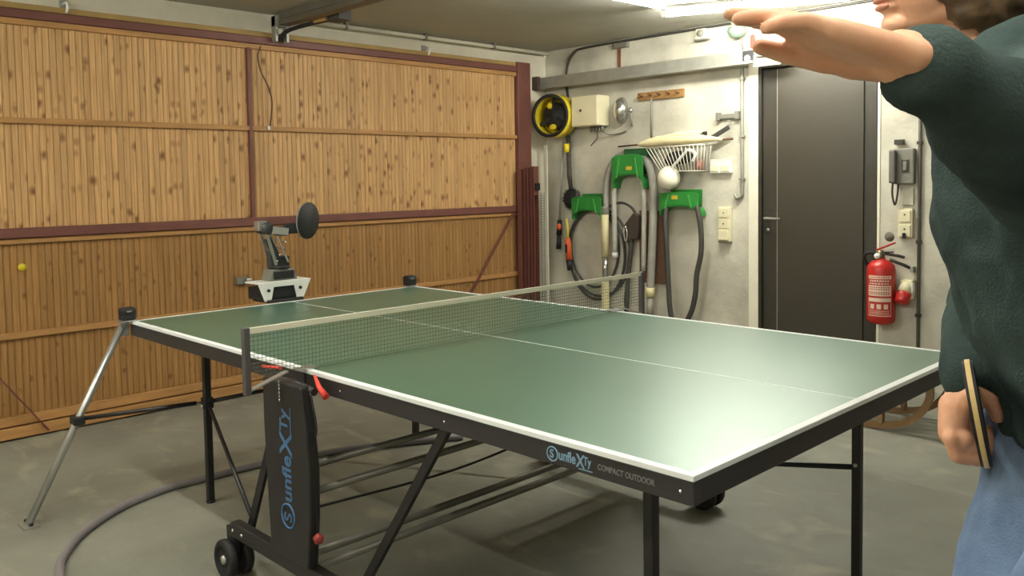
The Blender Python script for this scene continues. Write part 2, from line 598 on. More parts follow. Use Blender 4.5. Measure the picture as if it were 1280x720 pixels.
# steel side door in the right wall
d2 = thing('door_2', (1.03, YW, 0), 'plain dark brown-grey steel side door with lever handle', None, kind='structure')
fr = MB()
fr.b2((DX0, YW - 0.012, 0), (DX0 + 0.022, YW + 0.1, DZ))
fr.b2((DX1 - 0.022, YW - 0.012, 0), (DX1, YW + 0.1, DZ))
fr.b2((DX0 + 0.022, YW - 0.012, DZ - 0.022), (DX1 - 0.022, YW + 0.1, DZ))
fr.build('door_frame', M_DOORF, d2, 0.002)
MB().b2((DX0 + 0.024, YW + 0.012, 0.012), (DX1 - 0.024, YW + 0.05, DZ - 0.024)).build('door_leaf', M_DOORF, d2, 0.003)
MB().b2((DX0 + 0.135, YW + 0.0, 0.02), (DX1 - 0.085, YW + 0.03, DZ - 0.035)).build('door_panel', M_DOOR, d2, 0.004)
MB().b2((DX0 + 0.130, YW + 0.004, 0.02), (DX0 + 0.1345, YW + 0.0118, DZ - 0.035)).build('seam_highlight', M_GALV, d2)  # bright strip standing in for the highlight along the door seam
hp = MB().b2((0.675, YW + 0.006, 0.93), (0.715, YW + 0.014, 1.10)).build('handle_plate', M_DOORF, d2, 0.003)
MB().tube([(0.693, YW + 0.01, 1.035), (0.693, YW - 0.045, 1.035), (0.715, YW - 0.052, 1.035), (0.81, YW - 0.05, 1.033)], 0.009, 10).build('lever', M_GREYP, hp)
MB().lathe([(0.0, 0), (0.011, 0), (0.011, 0.006), (0.0, 0.007)], (0.695, YW + 0.007, 0.955), (0, -1, 0), 14).build('keyhole', M_ALU, hp)
# white plaster strip beside the door and a lighter strip on the other side
MB().b2((0.555, YW - 0.012, 0), (0.628, YW, 2.13)).build('trim_5', M_WHITE_PL, None, 0.003)['kind'] = 'structure'
MB().b2((DX1 + 0.002, YW - 0.006, 0), (DX1 + 0.02, YW, DZ)).build('trim_6', M_WHITE_PL, None, 0.002)['kind'] = 'structure'


# ------------------------------------------------------------------ ceiling lights
def lamp(name, a, b, strength, label, hang=0.045, cover=True):
    a, b = Vector(a), Vector(b)
    d = (b - a).normalized()
    t = thing(name, ((a + b) / 2).to_tuple()[:2] + (ZC,), label, 'light', 'fluorescent ceiling lights')
    za = ZC - 0.025
    MB().bar((a.x, a.y, za + 0.0145), (b.x, b.y, za + 0.0145), 0.06, 0.02).build('batten', M_WHITE, t, 0.004)
    zt = ZC - 0.05
    em = emis('tube_light_' + name, TUBE_COL, strength)
    p0, p1 = Vector((a.x, a.y, zt)) + d * 0.04, Vector((b.x, b.y, zt)) - d * 0.04
    MB().tube([p0, p1], 0.018, 16).build('tube', em, t)
    for q, s in ((p0, -1), (p1, 1)):
        MB().bar((q.x, q.y, zt + 0.004) , (q.x + d.x * s * 0.03, q.y + d.y * s * 0.03, zt + 0.004), 0.04, 0.05).build('tube_holder', M_WHITE, t, 0.003)
    return t


lamp('wall_light', (0.40, 3.26, 0), (1.45, 3.74, 0), TUBE['wall'], 'bare fluorescent tube light on ceiling close to the steel door wall')
lamp('cross_light', (0.52, 1.85, 0), (0.56, 3.08, 0), TUBE['cross'], 'fluorescent tube light on ceiling running towards the white wall')
lamp('front_light', (0.45, -0.35, 0), (1.95, -0.35, 0), TUBE['front'], 'fluorescent tube light on ceiling above the front table edge')
lamp('rear_light', (-0.45, -1.65, 0), (1.05, -1.65, 0), TUBE['rear'], 'fluorescent tube light on ceiling beyond the front table edge')
lamp('near_light', (2.55, -0.35, 0), (4.05, -0.35, 0), TUBE['near'], 'fluorescent tube light on ceiling above the person')
lamp('added_fill_light', (2.4, -1.65, 0), (3.9, -1.65, 0), TUBE['corner'], 'added unseen fill tube light on ceiling far from the garage door')  # unseen fill tube, added to brighten the player's near side

# ------------------------------------------------------------------ table tennis table
LT, WT, HT = 2.74, 1.525, 0.76
tt = thing('table_tennis_table', (LT / 2, WT / 2, 0), 'green table tennis table with white lines on black folding frame', 'table')
for x0, x1 in ((0.0, 1.367), (1.373, LT)):
    MB().b2((x0, 0.0, HT - 0.012), (x1, WT, HT)).build('tabletop', M_TABLE, tt, 0.001)
    ap = MB()
    ap.b2((x0, 0.002, HT - 0.06), (x1, 0.022, HT - 0.0125))
    ap.b2((x0, WT - 0.022, HT - 0.06), (x1, WT - 0.002, HT - 0.0125))
    xe = x0 + 0.002 if x0 == 0 else x1 - 0.022
    ap.b2((xe, 0.022, HT - 0.06), (xe + 0.02, WT - 0.022, HT - 0.0125))
    ap.b2((x0 + 0.03, 0.5, HT - 0.045), (x1 - 0.03, 0.53, HT - 0.0125))
    ap.b2((x0 + 0.03, 1.0, HT - 0.045), (x1 - 0.03, 1.03, HT - 0.0125))
    ap.build('apron', M_APRON, tt, 0.002)
    T = 0.0006
    MB().b2((x0, 0, HT), (x1, 0.02, HT + T)).build('side_line', M_LINE, tt)
    MB().b2((x0, WT - 0.02, HT), (x1, WT, HT + T)).build('side_line', M_LINE, tt)
    MB().b2((x0, WT / 2 - 0.0015, HT), (x1, WT / 2 + 0.0015, HT + T)).build('centre_line', M_LINE, tt)
    xe = x0 if x0 == 0 else x1 - 0.02
    MB().b2((xe, 0.02, HT), (xe + 0.02, WT - 0.02, HT + T)).build('end_line', M_LINE, tt)
# white metal-edged rim, thin
for y in (-0.0008, WT):
    MB().b2((0, y, HT - 0.010), (LT, y + 0.0008, HT)).build('rim_line', M_LINE, tt)
for x in (-0.0008, LT):
    MB().b2((x, 0, HT - 0.010), (x + 0.0008, WT, HT)).build('rim_line', M_LINE, tt)


def leg(x, y, foot=True):
    lg = MB().b2((x - 0.014, y - 0.014, 0.012), (x + 0.014, y + 0.014, HT - 0.05)).build('leg', M_BLACKM, tt, 0.004)
    MB().lathe([(0.018, 0), (0.018, 0.012), (0.0, 0.013)], (x, y, 0.0), (0, 0, 1), 14).build('foot', M_RUBBER, lg)
    if x < 1.0:
        MB().b2((x - 0.02, y - 0.02, 0.40), (x + 0.02, y + 0.02, 0.445)).build('joint', M_RUBBER, lg, 0.004)
    MB().lathe([(0.0, 0), (0.007, 0), (0.007, 0.005), (0, 0.006)], (x, y - 0.020 if x < 1.0 else y - 0.014, 0.41), (0, -1, 0), 8).build('bolt', M_ALU, lg)
    return lg


XL0, XL1, YA, YB = 0.27, 2.50, 0.20, 1.30
for x in (XL0, XL1):
    for y in (YA, YB):
        leg(x, y)
    MB().tube([(x, YA, 0.425), (x, YB, 0.425)] if x == XL0 else [(x, YA, 0.66), (x, YB, 0.66)], 0.009, 8).build('cross_bar', M_BLACKM, tt)
# braces from the legs to the carriage
MB().tube([(XL1, YB, 0.40), (1.9, YB + 0.02, 0.28)], 0.009, 8).build('brace', M_BLACKM, tt)
MB().tube([(XL0, YB, 0.42), (1.0, YB + 0.15, 0.18)], 0.008, 8).build('brace', M_BLACKM, tt)
MB().tube([(XL0 + 0.01, YA, 0.42), (0.98, 0.02, 0.17)], 0.008, 8).build('brace', M_BLACKM, tt)
MB().bar((1.99, 0.05, 0.71), (1.57, 0.05, 0.12), 0.016, 0.026).build('brace', M_BLACKM, tt)
MB().bar((1.99, WT - 0.05, 0.71), (1.57, WT - 0.05, 0.12), 0.016, 0.026).build('brace', M_BLACKM, tt)
MB().bar((1.16, 0.03, 0.60), (1.0, 0.0, 0.16), 0.014, 0.026).build('brace', M_BLACKM, tt)
# carriage side panels, feet beams, wheels
for side, yy in (('a', -0.065), ('b', WT + 0.065)):
    s = -1 if side == 'a' else 1
    pl = [(1.262, 0.735), (1.262, 0.60), (1.275, 0.35), (1.285, 0.20), (1.495, 0.20), (1.515, 0.35), (1.52, 0.5), (1.505, 0.62), (1.48, 0.735)]
    pn = MB().prism(pl, (0, yy - 0.018, 0), (1, 0, 0), (0, 0, 1), (0, 0.036, 0)).build('side_panel', M_BLACKM, tt, 0.005)
    yb = yy + 0.018 if side == 'a' else yy - 0.018
    MB().b2((0.98, yb - 0.018, 0.145), (1.78, yb + 0.018, 0.195)).build('carriage_beam', M_BLACKM, tt, 0.004)
    for bx in (1.0, 1.06, 1.76):
        MB().lathe([(0.0, 0), (0.007, 0), (0.007, 0.004), (0, 0.005)], (bx, yb - 0.018 if side == 'a' else yb + 0.018, 0.17), (0, s, 0), 8).build('bolt', M_SILVER, tt)
    for wx in (0.965, 1.78):
        fk = MB().prism([(-0.022, 0.0), (0.022, 0.0), (0.03, 0.12), (-0.03, 0.12)], (wx, yb - 0.012, 0.05), (1, 0, 0), (0, 0, 1), (0, 0.024, 0)).build('caster_fork', M_BLACKM, tt, 0.003)
        for dy in (-0.030, 0.030):
            wl = MB().lathe([(0.046, -0.014), (0.060, -0.014), (0.066, -0.008), (0.066, 0.008), (0.060, 0.014), (0.046, 0.014), (0.043, 0.006), (0.016, 0.006), (0.0, 0.010)],
                            (wx, yb + dy, 0.066), (0, 1 if dy > 0 else -1, 0), 24).build('wheel', M_RUBBER, tt)
            MB().lathe([(0.018, 0.0), (0.014, 0.014), (0.0, 0.016)], (wx, yb + dy, 0.066), (0, -1 if dy < 0 else 1, 0), 12).build('hub', M_ALU, wl)
    MB().tube([(1.5, yb, 0.72), (1.38, yb, 0.73), (1.25, yb, 0.72)], 0.012, 8).build('pivot_bar', M_BLACKM, tt)
for x, z in ((1.345, 0.17), (1.435, 0.17)):
    MB().tube([(x, -0.045, z), (x, WT + 0.045, z)], 0.013, 10).build('carriage_tube', M_TUBE_ST, tt)
for x, z, r in ((1.40, 0.47, 0.011), (1.43, 0.40, 0.012)):
    MB().tube([(x, -0.045, z), (x, WT + 0.045, z)], r, 10).build('carriage_tube', M_TUBE_ST, tt)
MB().tube(smooth_pts([(1.45, -0.04, 0.36), (1.47, 0.5, 0.345), (1.46, 1.0, 0.37), (1.45, WT, 0.41)]), 0.004, 6).build('release_cable', M_RUBBER, tt)
MB().tube(smooth_pts([(1.50, -0.06, 0.72), (1.53, -0.062, 0.62), (1.50, -0.062, 0.55), (1.515, -0.062, 0.45), (1.52, -0.062, 0.30)]), 0.003, 6).build('pull_cord', M_RUBBER, tt)
MB().lathe([(0.0, 0), (0.012, 0.004), (0.016, 0.02), (0.006, 0.03), (0.0, 0.031)], (1.53, -0.066, 0.285), (0, 0, 1), 12).build('cord_knob', mat('dark_red_plastic', (150, 52, 46), 0.5), tt)
# printed maker's name on panel (reads upwards) and on the apron
pn = [o for o in tt.children if o.name.startswith('side_panel')][0]
px, py = 1.395, -0.065 - 0.0185
MB().tube(arc((px, py, 0.335), (1, 0, 0), (0, 0, 1), 0.036, 0, 2 * pi, 28)[:-1], 0.0035, 6, closed=True).build('logo_ring', M_BLUE, pn)
text_mesh('logo_letter', 'S', 0.062, M_BLUE, pn, (px + 0.020, py, 0.317), (0, 0, 1), (-1, 0, 0), offset=0.001)
text_mesh('logo_text', 'unfle', 0.072, M_BLUE, pn, (px + 0.022, py, 0.378), (0, 0, 1), (-1, 0, 0), offset=0.0015)
text_mesh('logo_text', 'X', 0.098, M_BLUE, pn, (px + 0.030, py, 0.518), (0, 0, 1), (-1, 0, 0), offset=0.0015)
text_mesh('logo_text', 'Ty', 0.062, M_BLUE, pn, (px + 0.008, py, 0.590), (0, 0, 1), (-1, 0, 0), offset=0.0012)
MB().b2((px + 0.024, py - 0.0004, 0.585), (px + 0.028, py + 0.0004, 0.665)).build('logo_bar', M_BLUE, pn)
ap1 = [o for o in tt.children if o.name.startswith('apron')][1]
ax, az = 2.382, HT - 0.048
MB().tube(arc((ax, 0.0018, az + 0.012), (1, 0, 0), (0, 0, 1), 0.0155, 0, 2 * pi, 24)[:-1], 0.0017, 6, closed=True).build('logo_ring', M_LBLUE, ap1)
text_mesh('logo_letter', 'S', 0.026, M_LBLUE, ap1, (ax - 0.008, 0.0016, az + 0.0035), (1, 0, 0), (0, 0, 1), offset=0.0005)
text_mesh('logo_text', 'unfle', 0.032, M_LBLUE, ap1, (ax + 0.018, 0.0016, az + 0.004), (1, 0, 0), (0, 0, 1), offset=0.0006, sx=0.78)
text_mesh('logo_text', 'X', 0.040, M_LBLUE, ap1, (ax + 0.068, 0.0016, az), (1, 0, 0), (0, 0, 1), offset=0.0006, sx=0.8)
text_mesh('logo_text', 'Ty', 0.026, M_LBLUE, ap1, (ax + 0.088, 0.0016, az + 0.008), (1, 0, 0), (0, 0, 1), offset=0.0005, sx=0.75)
MB().b2((ax + 0.075, 0.0012, az - 0.004), (ax + 0.112, 0.0022, az - 0.002)).build('logo_bar', M_LBLUE, ap1)
text_mesh('model_text', 'COMPACT OUTDOOR', 0.0175, M_GPRINT, ap1, (2.508, 0.0016, HT - 0.041), (1, 0, 0), (0, 0, 1), offset=0.0001, sx=0.8)
for bx in (1.56, 2.02, 2.71):
    MB().lathe([(0.0, 0), (0.004, 0), (0.004, 0.002), (0, 0.003)], (bx, 0.002, HT - 0.036), (0, -1, 0), 8).build('rivet', M_SILVER, ap1)

# ------------------------------------------------------------------ net
nt_ = thing('table_tennis_net', (1.37, WT / 2, HT), 'green mesh net with white top band across the table', 'net')
NY0, NY1, NZ = -0.19, WT + 0.19, HT + 0.150
XN = 1.37
mesh = MB()
cell = 0.0130
zz = HT + 0.006
while zz < NZ - 0.012:
    mesh.tube([(XN, NY0 + 0.01, zz), (XN, NY1 - 0.01, zz)], 0.00075, 4, cap=False)
    zz += cell
yy = NY0 + 0.012
while yy < NY1 - 0.008:
    mesh.tube([(XN, yy, HT + 0.006), (XN, yy, NZ - 0.012)], 0.00075, 4, cap=False)
    yy += cell
tag(mesh.build('net_mesh', mat('net_cord', (84, 92, 78), 0.9), nt_), None, kind='stuff')
MB().b2((XN - 0.003, NY0, NZ - 0.018), (XN + 0.003, NY1, NZ)).build('top_band', mat('net_band', (232, 226, 205), 0.8, var=0.03), nt_, 0.001)
for y, s in ((NY0, -1), (NY1, 1)):
    po = MB().b2((XN - 0.011, y - 0.009, HT - 0.045), (XN + 0.011, y + 0.009, NZ + 0.002)).build('net_post', mat('post_grey', (82, 78, 80), 0.5, var=0.1), nt_, 0.002)
    ye = y - s * 0.26
    arm = MB()
    arm.bar((XN, y, HT - 0.035), (XN, y - s * 0.13, HT + 0.004), 0.022, 0.005)
    arm.build('clamp_arm', M_ALU, nt_, 0.001)
    yt = -0.03 if s < 0 else WT + 0.03
    MB().b2((XN - 0.02, min(yt, yt - s * 0.07), HT + 0.001), (XN + 0.02, max(yt, yt - s * 0.07), HT + 0.006)).build('clamp_pad', M_ALU, nt_, 0.001)
ch = MB()
for k in range(7):
    ch.ell((1.372, -0.088, HT - 0.012 - k * 0.011), (0.003, 0.003, 0.0055), nu=8, nv=6)
ch.build('bead_chain', M_SILVER, nt_)
MB().tube([(1.46, -0.02, HT - 0.002), (1.50, -0.03, HT - 0.03), (1.535, -0.03, HT - 0.052)], [0.004, 0.008, 0.011], 8).build('red_tension_tag', M_REDTAG, nt_)
MB().tube([(1.17, -0.03, HT - 0.015), (1.30, -0.04, HT + 0.0)], 0.005, 8).build('red_strap', M_REDTAG, nt_)

# ------------------------------------------------------------------ corner pads and aluminium support
for (x, y, s, lab) in ((0.005, -0.012, -1, 'black rounded sensor block on the table corner above the silver leg'), (0.005, WT - 0.03, 1, 'black rounded sensor block on the table corner nearer the white wall')):
    t = thing('sensor_block', (x, y, HT), lab, 'block', 'black blocks on the table corners')
    MB().b2((x - 0.03, y - 0.03, HT + 0.0012), (x + 0.025, y + 0.03, HT + 0.0072)).build('mount_plate', M_ALU, t, 0.001)
    MB().b2((x - 0.030, y - 0.032, HT + 0.022), (x + 0.022, y + 0.032, HT + 0.060)).build('housing', M_RUBBER, t, 0.012)
    MB().b2((x - 0.028, y - 0.028, HT + 0.0073), (x + 0.02, y + 0.028, HT + 0.03)).build('foot_block', M_RUBBER, t, 0.005)
    MB().b2((x + 0.022, y - 0.012, HT + 0.042), (x + 0.026, y + 0.008, HT + 0.048)).build('cover_slit', M_GREYP, t)
sl = thing('support_leg', (-0.014, -0.42, 0), 'slanted silver aluminium support leg under the table corner', 'support')
MB().tube([(-0.012, -0.418, 0.012), (-0.008, -0.035, 0.735)], 0.0145, 14).build('pole', M_ALU, sl)
MB().b2((-0.035, -0.04, 0.70), (-0.002, -0.004, 0.758)).build('corner_bracket', M_ALU, sl, 0.002)
MB().b2((-0.055, -0.448, 0.0), (0.03, -0.39, 0.010)).build('foot_plate', M_GALV, sl, 0.002)
for fx in (-0.045, 0.02):
    MB().lathe([(0.008, 0), (0.008, 0.008), (0.0, 0.009)], (fx, -0.419, 0.010), (0, 0, 1), 8).build('bolt', M_RUBBER, sl)
cl = MB().b2((-0.04, -0.245, 0.365), (0.02, -0.20, 0.40)).build('clamp', M_RUBBER, sl, 0.006)
MB().tube([(-0.01, -0.215, 0.385), (0.246, 0.164, 0.423)], 0.009, 8).build('strut', M_BLACKM, sl)

# ------------------------------------------------------------------ robot arm
M_ROBD = mat('robot_dark_metal', (74, 74, 76), 0.45, metal=0.4, var=0.1)
rb = thing('robot_arm', (-0.06, 0.74, HT), 'small silver robot arm holding a black disc at the table end', 'robot')
rc = Vector((-0.075, 0.745, HT))
MB().b2((-0.16, 0.65, HT + 0.001), (-0.003, 0.84, HT + 0.015)).build('mount_plate', M_RUBBER, rb, 0.002)
MB().b2((-0.15, 0.62, HT + 0.015), (-0.03, 0.82, HT + 0.075)).build('base_box', M_RUBBER, rb, 0.006)
fp = MB()
X0 = -0.028
fp.prism([(0.640, 0.000), (0.675, 0.000), (0.690, 0.066), (0.800, 0.066), (0.815, 0.0), (0.850, 0.0), (0.895, 0.092), (0.605, 0.092)], (X0, 0, HT + 0.008), (0, 1, 0), (0, 0, 1), (0.006, 0, 0))
fp.b2((-0.15, 0.605, HT + 0.092), (X0, 0.895, HT + 0.10))
fp.build('base_cover', M_WHITE, rb, 0.002)
for y in (0.660, 0.832):
    MB().lathe([(0.008, 0), (0.008, 0.006), (0.0, 0.007)], (X0 + 0.006, y, HT + 0.060), (1, 0, 0), 12).build('bolt', M_RUBBER, rb)
MB().prism([(-0.075, 0), (0.075, 0), (0.058, 0.055), (-0.058, 0.055)], (-0.13, 0.755, HT + 0.10), (0, 1, 0), (0, 0, 1), (0.09, 0, 0)).build('turret', M_GREYP, rb, 0.004)
MB().b2((-0.041, 0.70, HT + 0.108), (-0.036, 0.81, HT + 0.145)).build('turret_window', M_RUBBER, rb, 0.002)
MB().lathe([(0.052, 0), (0.052, 0.012), (0.03, 0.016), (0, 0.016)], (-0.085, 0.755, HT + 0.155), (0, 0, 1), 20).build('turntable', M_RUBBER, rb)
base = Vector((-0.085, 0.755, HT + 0.165))
elb = Vector((-0.085, 0.685, HT + 0.355))
MB().b2((-0.11, 0.735, HT + 0.165), (-0.06, 0.80, HT + 0.215)).build('servo', M_RUBBER, rb, 0.003)
MB().b2((-0.105, 0.70, HT + 0.165), (-0.065, 0.734, HT + 0.245)).build('servo', M_ROBD, rb, 0.003)
for dx in (-0.03, 0.03):
    MB().bar(base + V(dx, -0.03, 0.01), elb + V(dx, -0.014, 0), 0.004, 0.016, (0, 1, 0)).build('lower_arm_plate', M_ALU, rb, 0.001)
    MB().bar(base + V(dx, 0.035, 0.02), elb + V(dx, 0.045, -0.03), 0.004, 0.010, (0, 1, 0)).build('linkage_rod', M_ALU, rb, 0.001)
MB().bar(base + V(0, -0.01, 0.05), elb + V(0, 0.012, -0.05), 0.03, 0.03, (0, 1, 0)).build('arm_servo', M_ROBD, rb, 0.004)
for k in range(4):
    MB().tube([base + V(-0.036, -0.026 + k * 0.018, 0.03 + 0.03 * k), base + V(0.036, -0.026 + k * 0.018, 0.03 + 0.03 * k)], 0.004, 8).build('spacer', M_SILVER, rb)
MB().lathe([(0.03, -0.035), (0.03, 0.035), (0.012, 0.04), (0.0, 0.04)], elb, (1, 0, 0), 18).build('elbow_joint', M_ROBD, rb)
MB().b2(elb + V(-0.025, -0.045, -0.012), elb + V(0.025, 0.0, 0.035)).build('elbow_servo', M_ALU, rb, 0.004)
wr_ = Vector((-0.04, 0.84, HT + 0.345))
fdir = (wr_ - elb).normalized()
for dx in (-0.028, 0.028):
    MB().bar(elb + V(dx, 0, -0.005), elb + fdir * 0.10 + V(dx, 0, -0.015), 0.004, 0.035).build('forearm_plate', M_ALU, rb, 0.001)
MB().bar(elb + fdir * 0.05 + V(0, 0, -0.012), elb + fdir * 0.11 + V(0, 0, -0.012), 0.045, 0.045).build('forearm_servo', M_ROBD, rb, 0.004)
MB().bar(elb + fdir * 0.095 + V(0, 0, 0.0), wr_ + V(0, 0, 0.005), 0.05, 0.05).build('wrist_motor', M_RUBBER, rb, 0.006)
disc_c = Vector((0.0, 0.872, HT + 0.385))
dn = Vector((0.92, 0.39, -0.06)).normalized()
MB().tube([wr_, disc_c - dn * 0.004], 0.012, 10).build('disc_shaft', M_GREYP, rb)
dd = MB().lathe([(0.0, -0.006), (0.088, -0.006), (0.090, -0.004), (0.090, 0.004), (0.088, 0.006), (0.0, 0.006)], disc_c, dn, 40).build('disc', M_RUBBER, rb)
MB().lathe([(0.0905, -0.0035), (0.0915, 0.0), (0.0905, 0.0035)], disc_c, dn, 40, cap=False).build('disc_edge', M_GREYP, dd)

# ------------------------------------------------------------------ hose on the floor
tag(MB().tube(smooth_pts([(0.40, 1.5, 0.016), (0.15, 1.0, 0.016), (0.034, 0.577, 0.016), (0.018, 0.308, 0.016), (0.022, 0.106, 0.016), (0.098, -0.108, 0.016),
                          (0.245, -0.297, 0.016), (0.416, -0.421, 0.016), (0.56, -0.479, 0.016), (0.9, -0.56, 0.016), (1.3, -0.60, 0.016)], 8), 0.0155, 12).build('floor_hose', M_FLOORHOSE),
    'purple-grey hose curving over the concrete floor under the table', 'hose')

# ------------------------------------------------------------------ things on the right wall
def wbox(x0, z0, x1, z1, d, off=0.0):
    return MB().b2((min(x0, x1), YW - off - d, min(z0, z1)), (max(x0, x1), YW - off, max(z0, z1)))


# garage door running rail
t = thing('door_rail', (-0.35, 3.98, 2.09), 'long galvanised garage door track fixed along the white wall', 'track')
rl = MB()
rl.b2((-1.38, 3.965, 2.090), (0.665, 3.970, 2.185))
rl.b2((-1.38, 3.970, 2.180), (0.665, 4.01, 2.185))
rl.b2((-1.38, 3.945, 2.090), (0.665, 3.965, 2.095))
rl.b2((-1.38, 3.945, 2.095), (0.665, 3.949, 2.108))
rl.b2((-1.38, 3.970, 2.090), (0.665, 4.01, 2.095))
rl.build('channel', M_GALV, t)
for bx in (-1.2, 0.52):
    MB().b2((bx, 4.01, 2.095), (bx + 0.035, 4.0995, 2.18)).build('rail_bracket', M_GALV, t, 0.002)
MB().b2((0.585, 3.955, 2.100), (0.665, 3.9645, 2.178)).build('end_plate', M_RUBBER, t, 0.002)
for rx, rz in ((0.625, 2.125), (0.735, 2.165)):
    MB().lathe([(0.0, 0), (0.020, 0), (0.022, 0.006), (0.020, 0.014), (0.006, 0.016), (0, 0.016)], (rx, 3.955, rz), (0, -1, 0), 16).build('roller', M_WHITE, t)
MB().b2((0.665, 3.957, 2.06), (0.86, 3.969, 2.14)).build('end_bracket', M_GALV, t, 0.002)
MB().b2((0.69, 3.94, 2.125), (0.78, 3.9565, 2.185)).build('stop_block', M_GREYP, t, 0.003)
MB().b2((-1.395, 3.93, 2.085), (-1.30, 3.964, 2.195)).build('rail_clamp', mat('rust_steel', (70, 55, 48), 0.7, var=0.2), t, 0.003)

# conduit beside the door with a hooked end
t = thing('wall_conduit', (0.505, YW, 1.17), 'thin grey conduit on the white wall left of the door ending in hook', 'pipe')
MB().tube(smooth_pts([(0.508, YW - 0.014, 2.08), (0.508, YW - 0.014, 1.6), (0.508, YW - 0.014, 1.24), (0.500, YW - 0.016, 1.19), (0.470, YW - 0.02, 1.175), (0.455, YW - 0.02, 1.20)], 6), 0.012, 10).build('pipe', M_GALV, t)
for z in (2.0, 1.6, 1.3):
    MB().b2((0.488, YW - 0.03, z), (0.528, YW - 0.0, z + 0.014)).build('pipe_clip', M_GALV, t, 0.001)
t['label'] = 'thin grey conduit on white wall beside the steel door ending in a hook'

# second conduit near intercom
t = thing('cable_trunking', (1.685, YW, 0.1), 'thin dark vertical conduit on the wall beside the fire extinguisher', 'pipe')
MB().tube([(1.69, YW - 0.011, 0.15), (1.69, YW - 0.011, ZC - 0.01)], 0.010, 10).build('pipe', mat('dark_conduit', (92, 88, 78), 0.6, var=0.1), t)
for z in (0.45, 0.9, 1.5, 2.0):
    MB().b2((1.675, YW - 0.024, z), (1.705, YW, z + 0.02)).build('pipe_clip', M_DOORF, t, 0.001)

# yellow reel
t = thing('cable_reel', (-1.15, 4.0, 1.68), 'yellow and black round reel hanging in the corner of the wall', 'reel')
RC = Vector((-1.135, 3.97, 1.853))
RN = Vector((0.15, -0.98, 0.0)).normalized()
MB().lathe([(0.150, 0.085), (0.172, 0.085), (0.178, 0.08), (0.178, -0.06), (0.15, -0.06), (0.15, 0.085)], RC, RN, 36, cap=False).build('rim', M_YEL, t)
MB().lathe([(0.1785, 0.085), (0.1785, 0.093), (0.150, 0.093), (0.150, 0.08)], RC, RN, 36, cap=False).build('front_ring', M_RUBBER, t)
MB().lathe([(0.0, -0.05), (0.149, -0.05), (0.149, -0.03), (0.0, -0.03)], RC, RN, 36).build('back_plate', M_YEL, t)
MB().lathe([(0.115, -0.029), (0.115, 0.02), (0.10, 0.035), (0.05, 0.035), (0.03, 0.05), (0, 0.05)], RC, RN, 30).build('winding', M_RUBBER, t)
ru, rw_, _ = frame(RN)
for k in range(3):
    a = 0.5 + k * 2 * pi / 3
    e = ru * cos(a) + rw_ * sin(a)
    MB().bar(RC + RN * 0.036 + e * 0.04, RC + RN * 0.036 + e * 0.148, 0.03, 0.012, RN).build('spoke', M_RUBBER, t, 0.002)
MB().ell(RC + RN * 0.03 + ru * 0.02 + V(-0.015, 0, 0.085), (0.035, 0.02, 0.028)).build('yellow_knob', M_YEL, t)
MB().ell(RC + RN * 0.03 + V(-0.01, 0, -0.09), (0.04, 0.02, 0.025)).build('yellow_knob', M_YEL, t)
MB().bar((-1.00, 4.06, 1.98), (-1.00, 4.06, 1.78), 0.05, 0.07, (0, 1, 0)).build('wall_mount', M_RUBBER, t, 0.003)
tag(MB().tube(smooth_pts([(-1.10, YW - 0.014, 2.0), (-1.12, YW - 0.012, 2.15), (-1.10, YW - 0.012, 2.28), (-1.03, YW - 0.014, 2.37), (-0.90, YW - 0.014, 2.40), (-0.3, YW - 0.014, 2.405), (0.6, YW - 0.014, 2.405), (1.6, YW - 0.014, 2.405)], 8), 0.010, 8).build('power_cable', M_DHOSE),
    'black cable climbing from the reel and along the ceiling edge', 'cable')

# electric box and bell
t = thing('fuse_box', (-0.79, YW, 1.745), 'cream electrical box on the wall between reel and bell', 'box')
wbox(-0.945, 1.752, -0.675, 1.992, 0.15).build('body', M_CREAM, t, 0.006)
MB().b2((-0.94, YW - 0.156, 1.757), (-0.68, YW - 0.1505, 1.987)).build('lid', M_CREAM, t, 0.003)
MB().b2((-0.85, YW - 0.164, 1.868), (-0.835, YW - 0.1565, 1.888)).build('lock', M_RUBBER, t, 0.001)
for k in range(5):
    MB().lathe([(0.011, 0), (0.011, 0.03), (0.005, 0.05)], (-0.82 + k * 0.03, YW - 0.06, 1.752), (0, 0, -1), 8).build('cable_gland', M_GREYP, t)
MB().tube(smooth_pts([(-0.76, YW - 0.06, 1.71), (-0.78, YW - 0.03, 1.66), (-0.86, YW - 0.012, 1.60)]), 0.005, 6).build('wire', M_GREYP, t)
MB().tube(smooth_pts([(-0.70, YW - 0.06, 1.71), (-0.66, YW - 0.02, 1.68), (-0.56, YW - 0.012, 1.685), (-0.50, YW - 0.012, 1.70)]), 0.005, 6).build('wire', M_GREYP, t)
t = thing('alarm_bell', (-0.53, YW, 1.75), 'shiny metal alarm bell with clapper on wall beside the cream box', 'bell')
MB().lathe([(0.03, 0.0), (0.03, 0.03)], (-0.54, YW - 0.001, 1.862), (0, -1, 0), 16).build('bell_base', M_GREYP, t)
MB().lathe([(0.105, 0.028), (0.100, 0.045), (0.085, 0.065), (0.055, 0.082), (0.02, 0.09), (0.0, 0.091)], (-0.535, YW, 1.862), (0, -1, 0), 28).build('dome', M_SILVER, t)
for q in t.children[-1].data.vertices:
    q.co.x = (q.co.x + 0.005) * 0.62 - 0.005
MB().tube([(-0.44, YW - 0.02, 1.73), (-0.445, YW - 0.03, 1.82), (-0.435, YW - 0.04, 1.85)], 0.008, 8).build('clapper_rod', M_GALV, t)
MB().ell((-0.432, YW - 0.045, 1.855), (0.02, 0.02, 0.022)).build('clapper', M_SILVER, t)

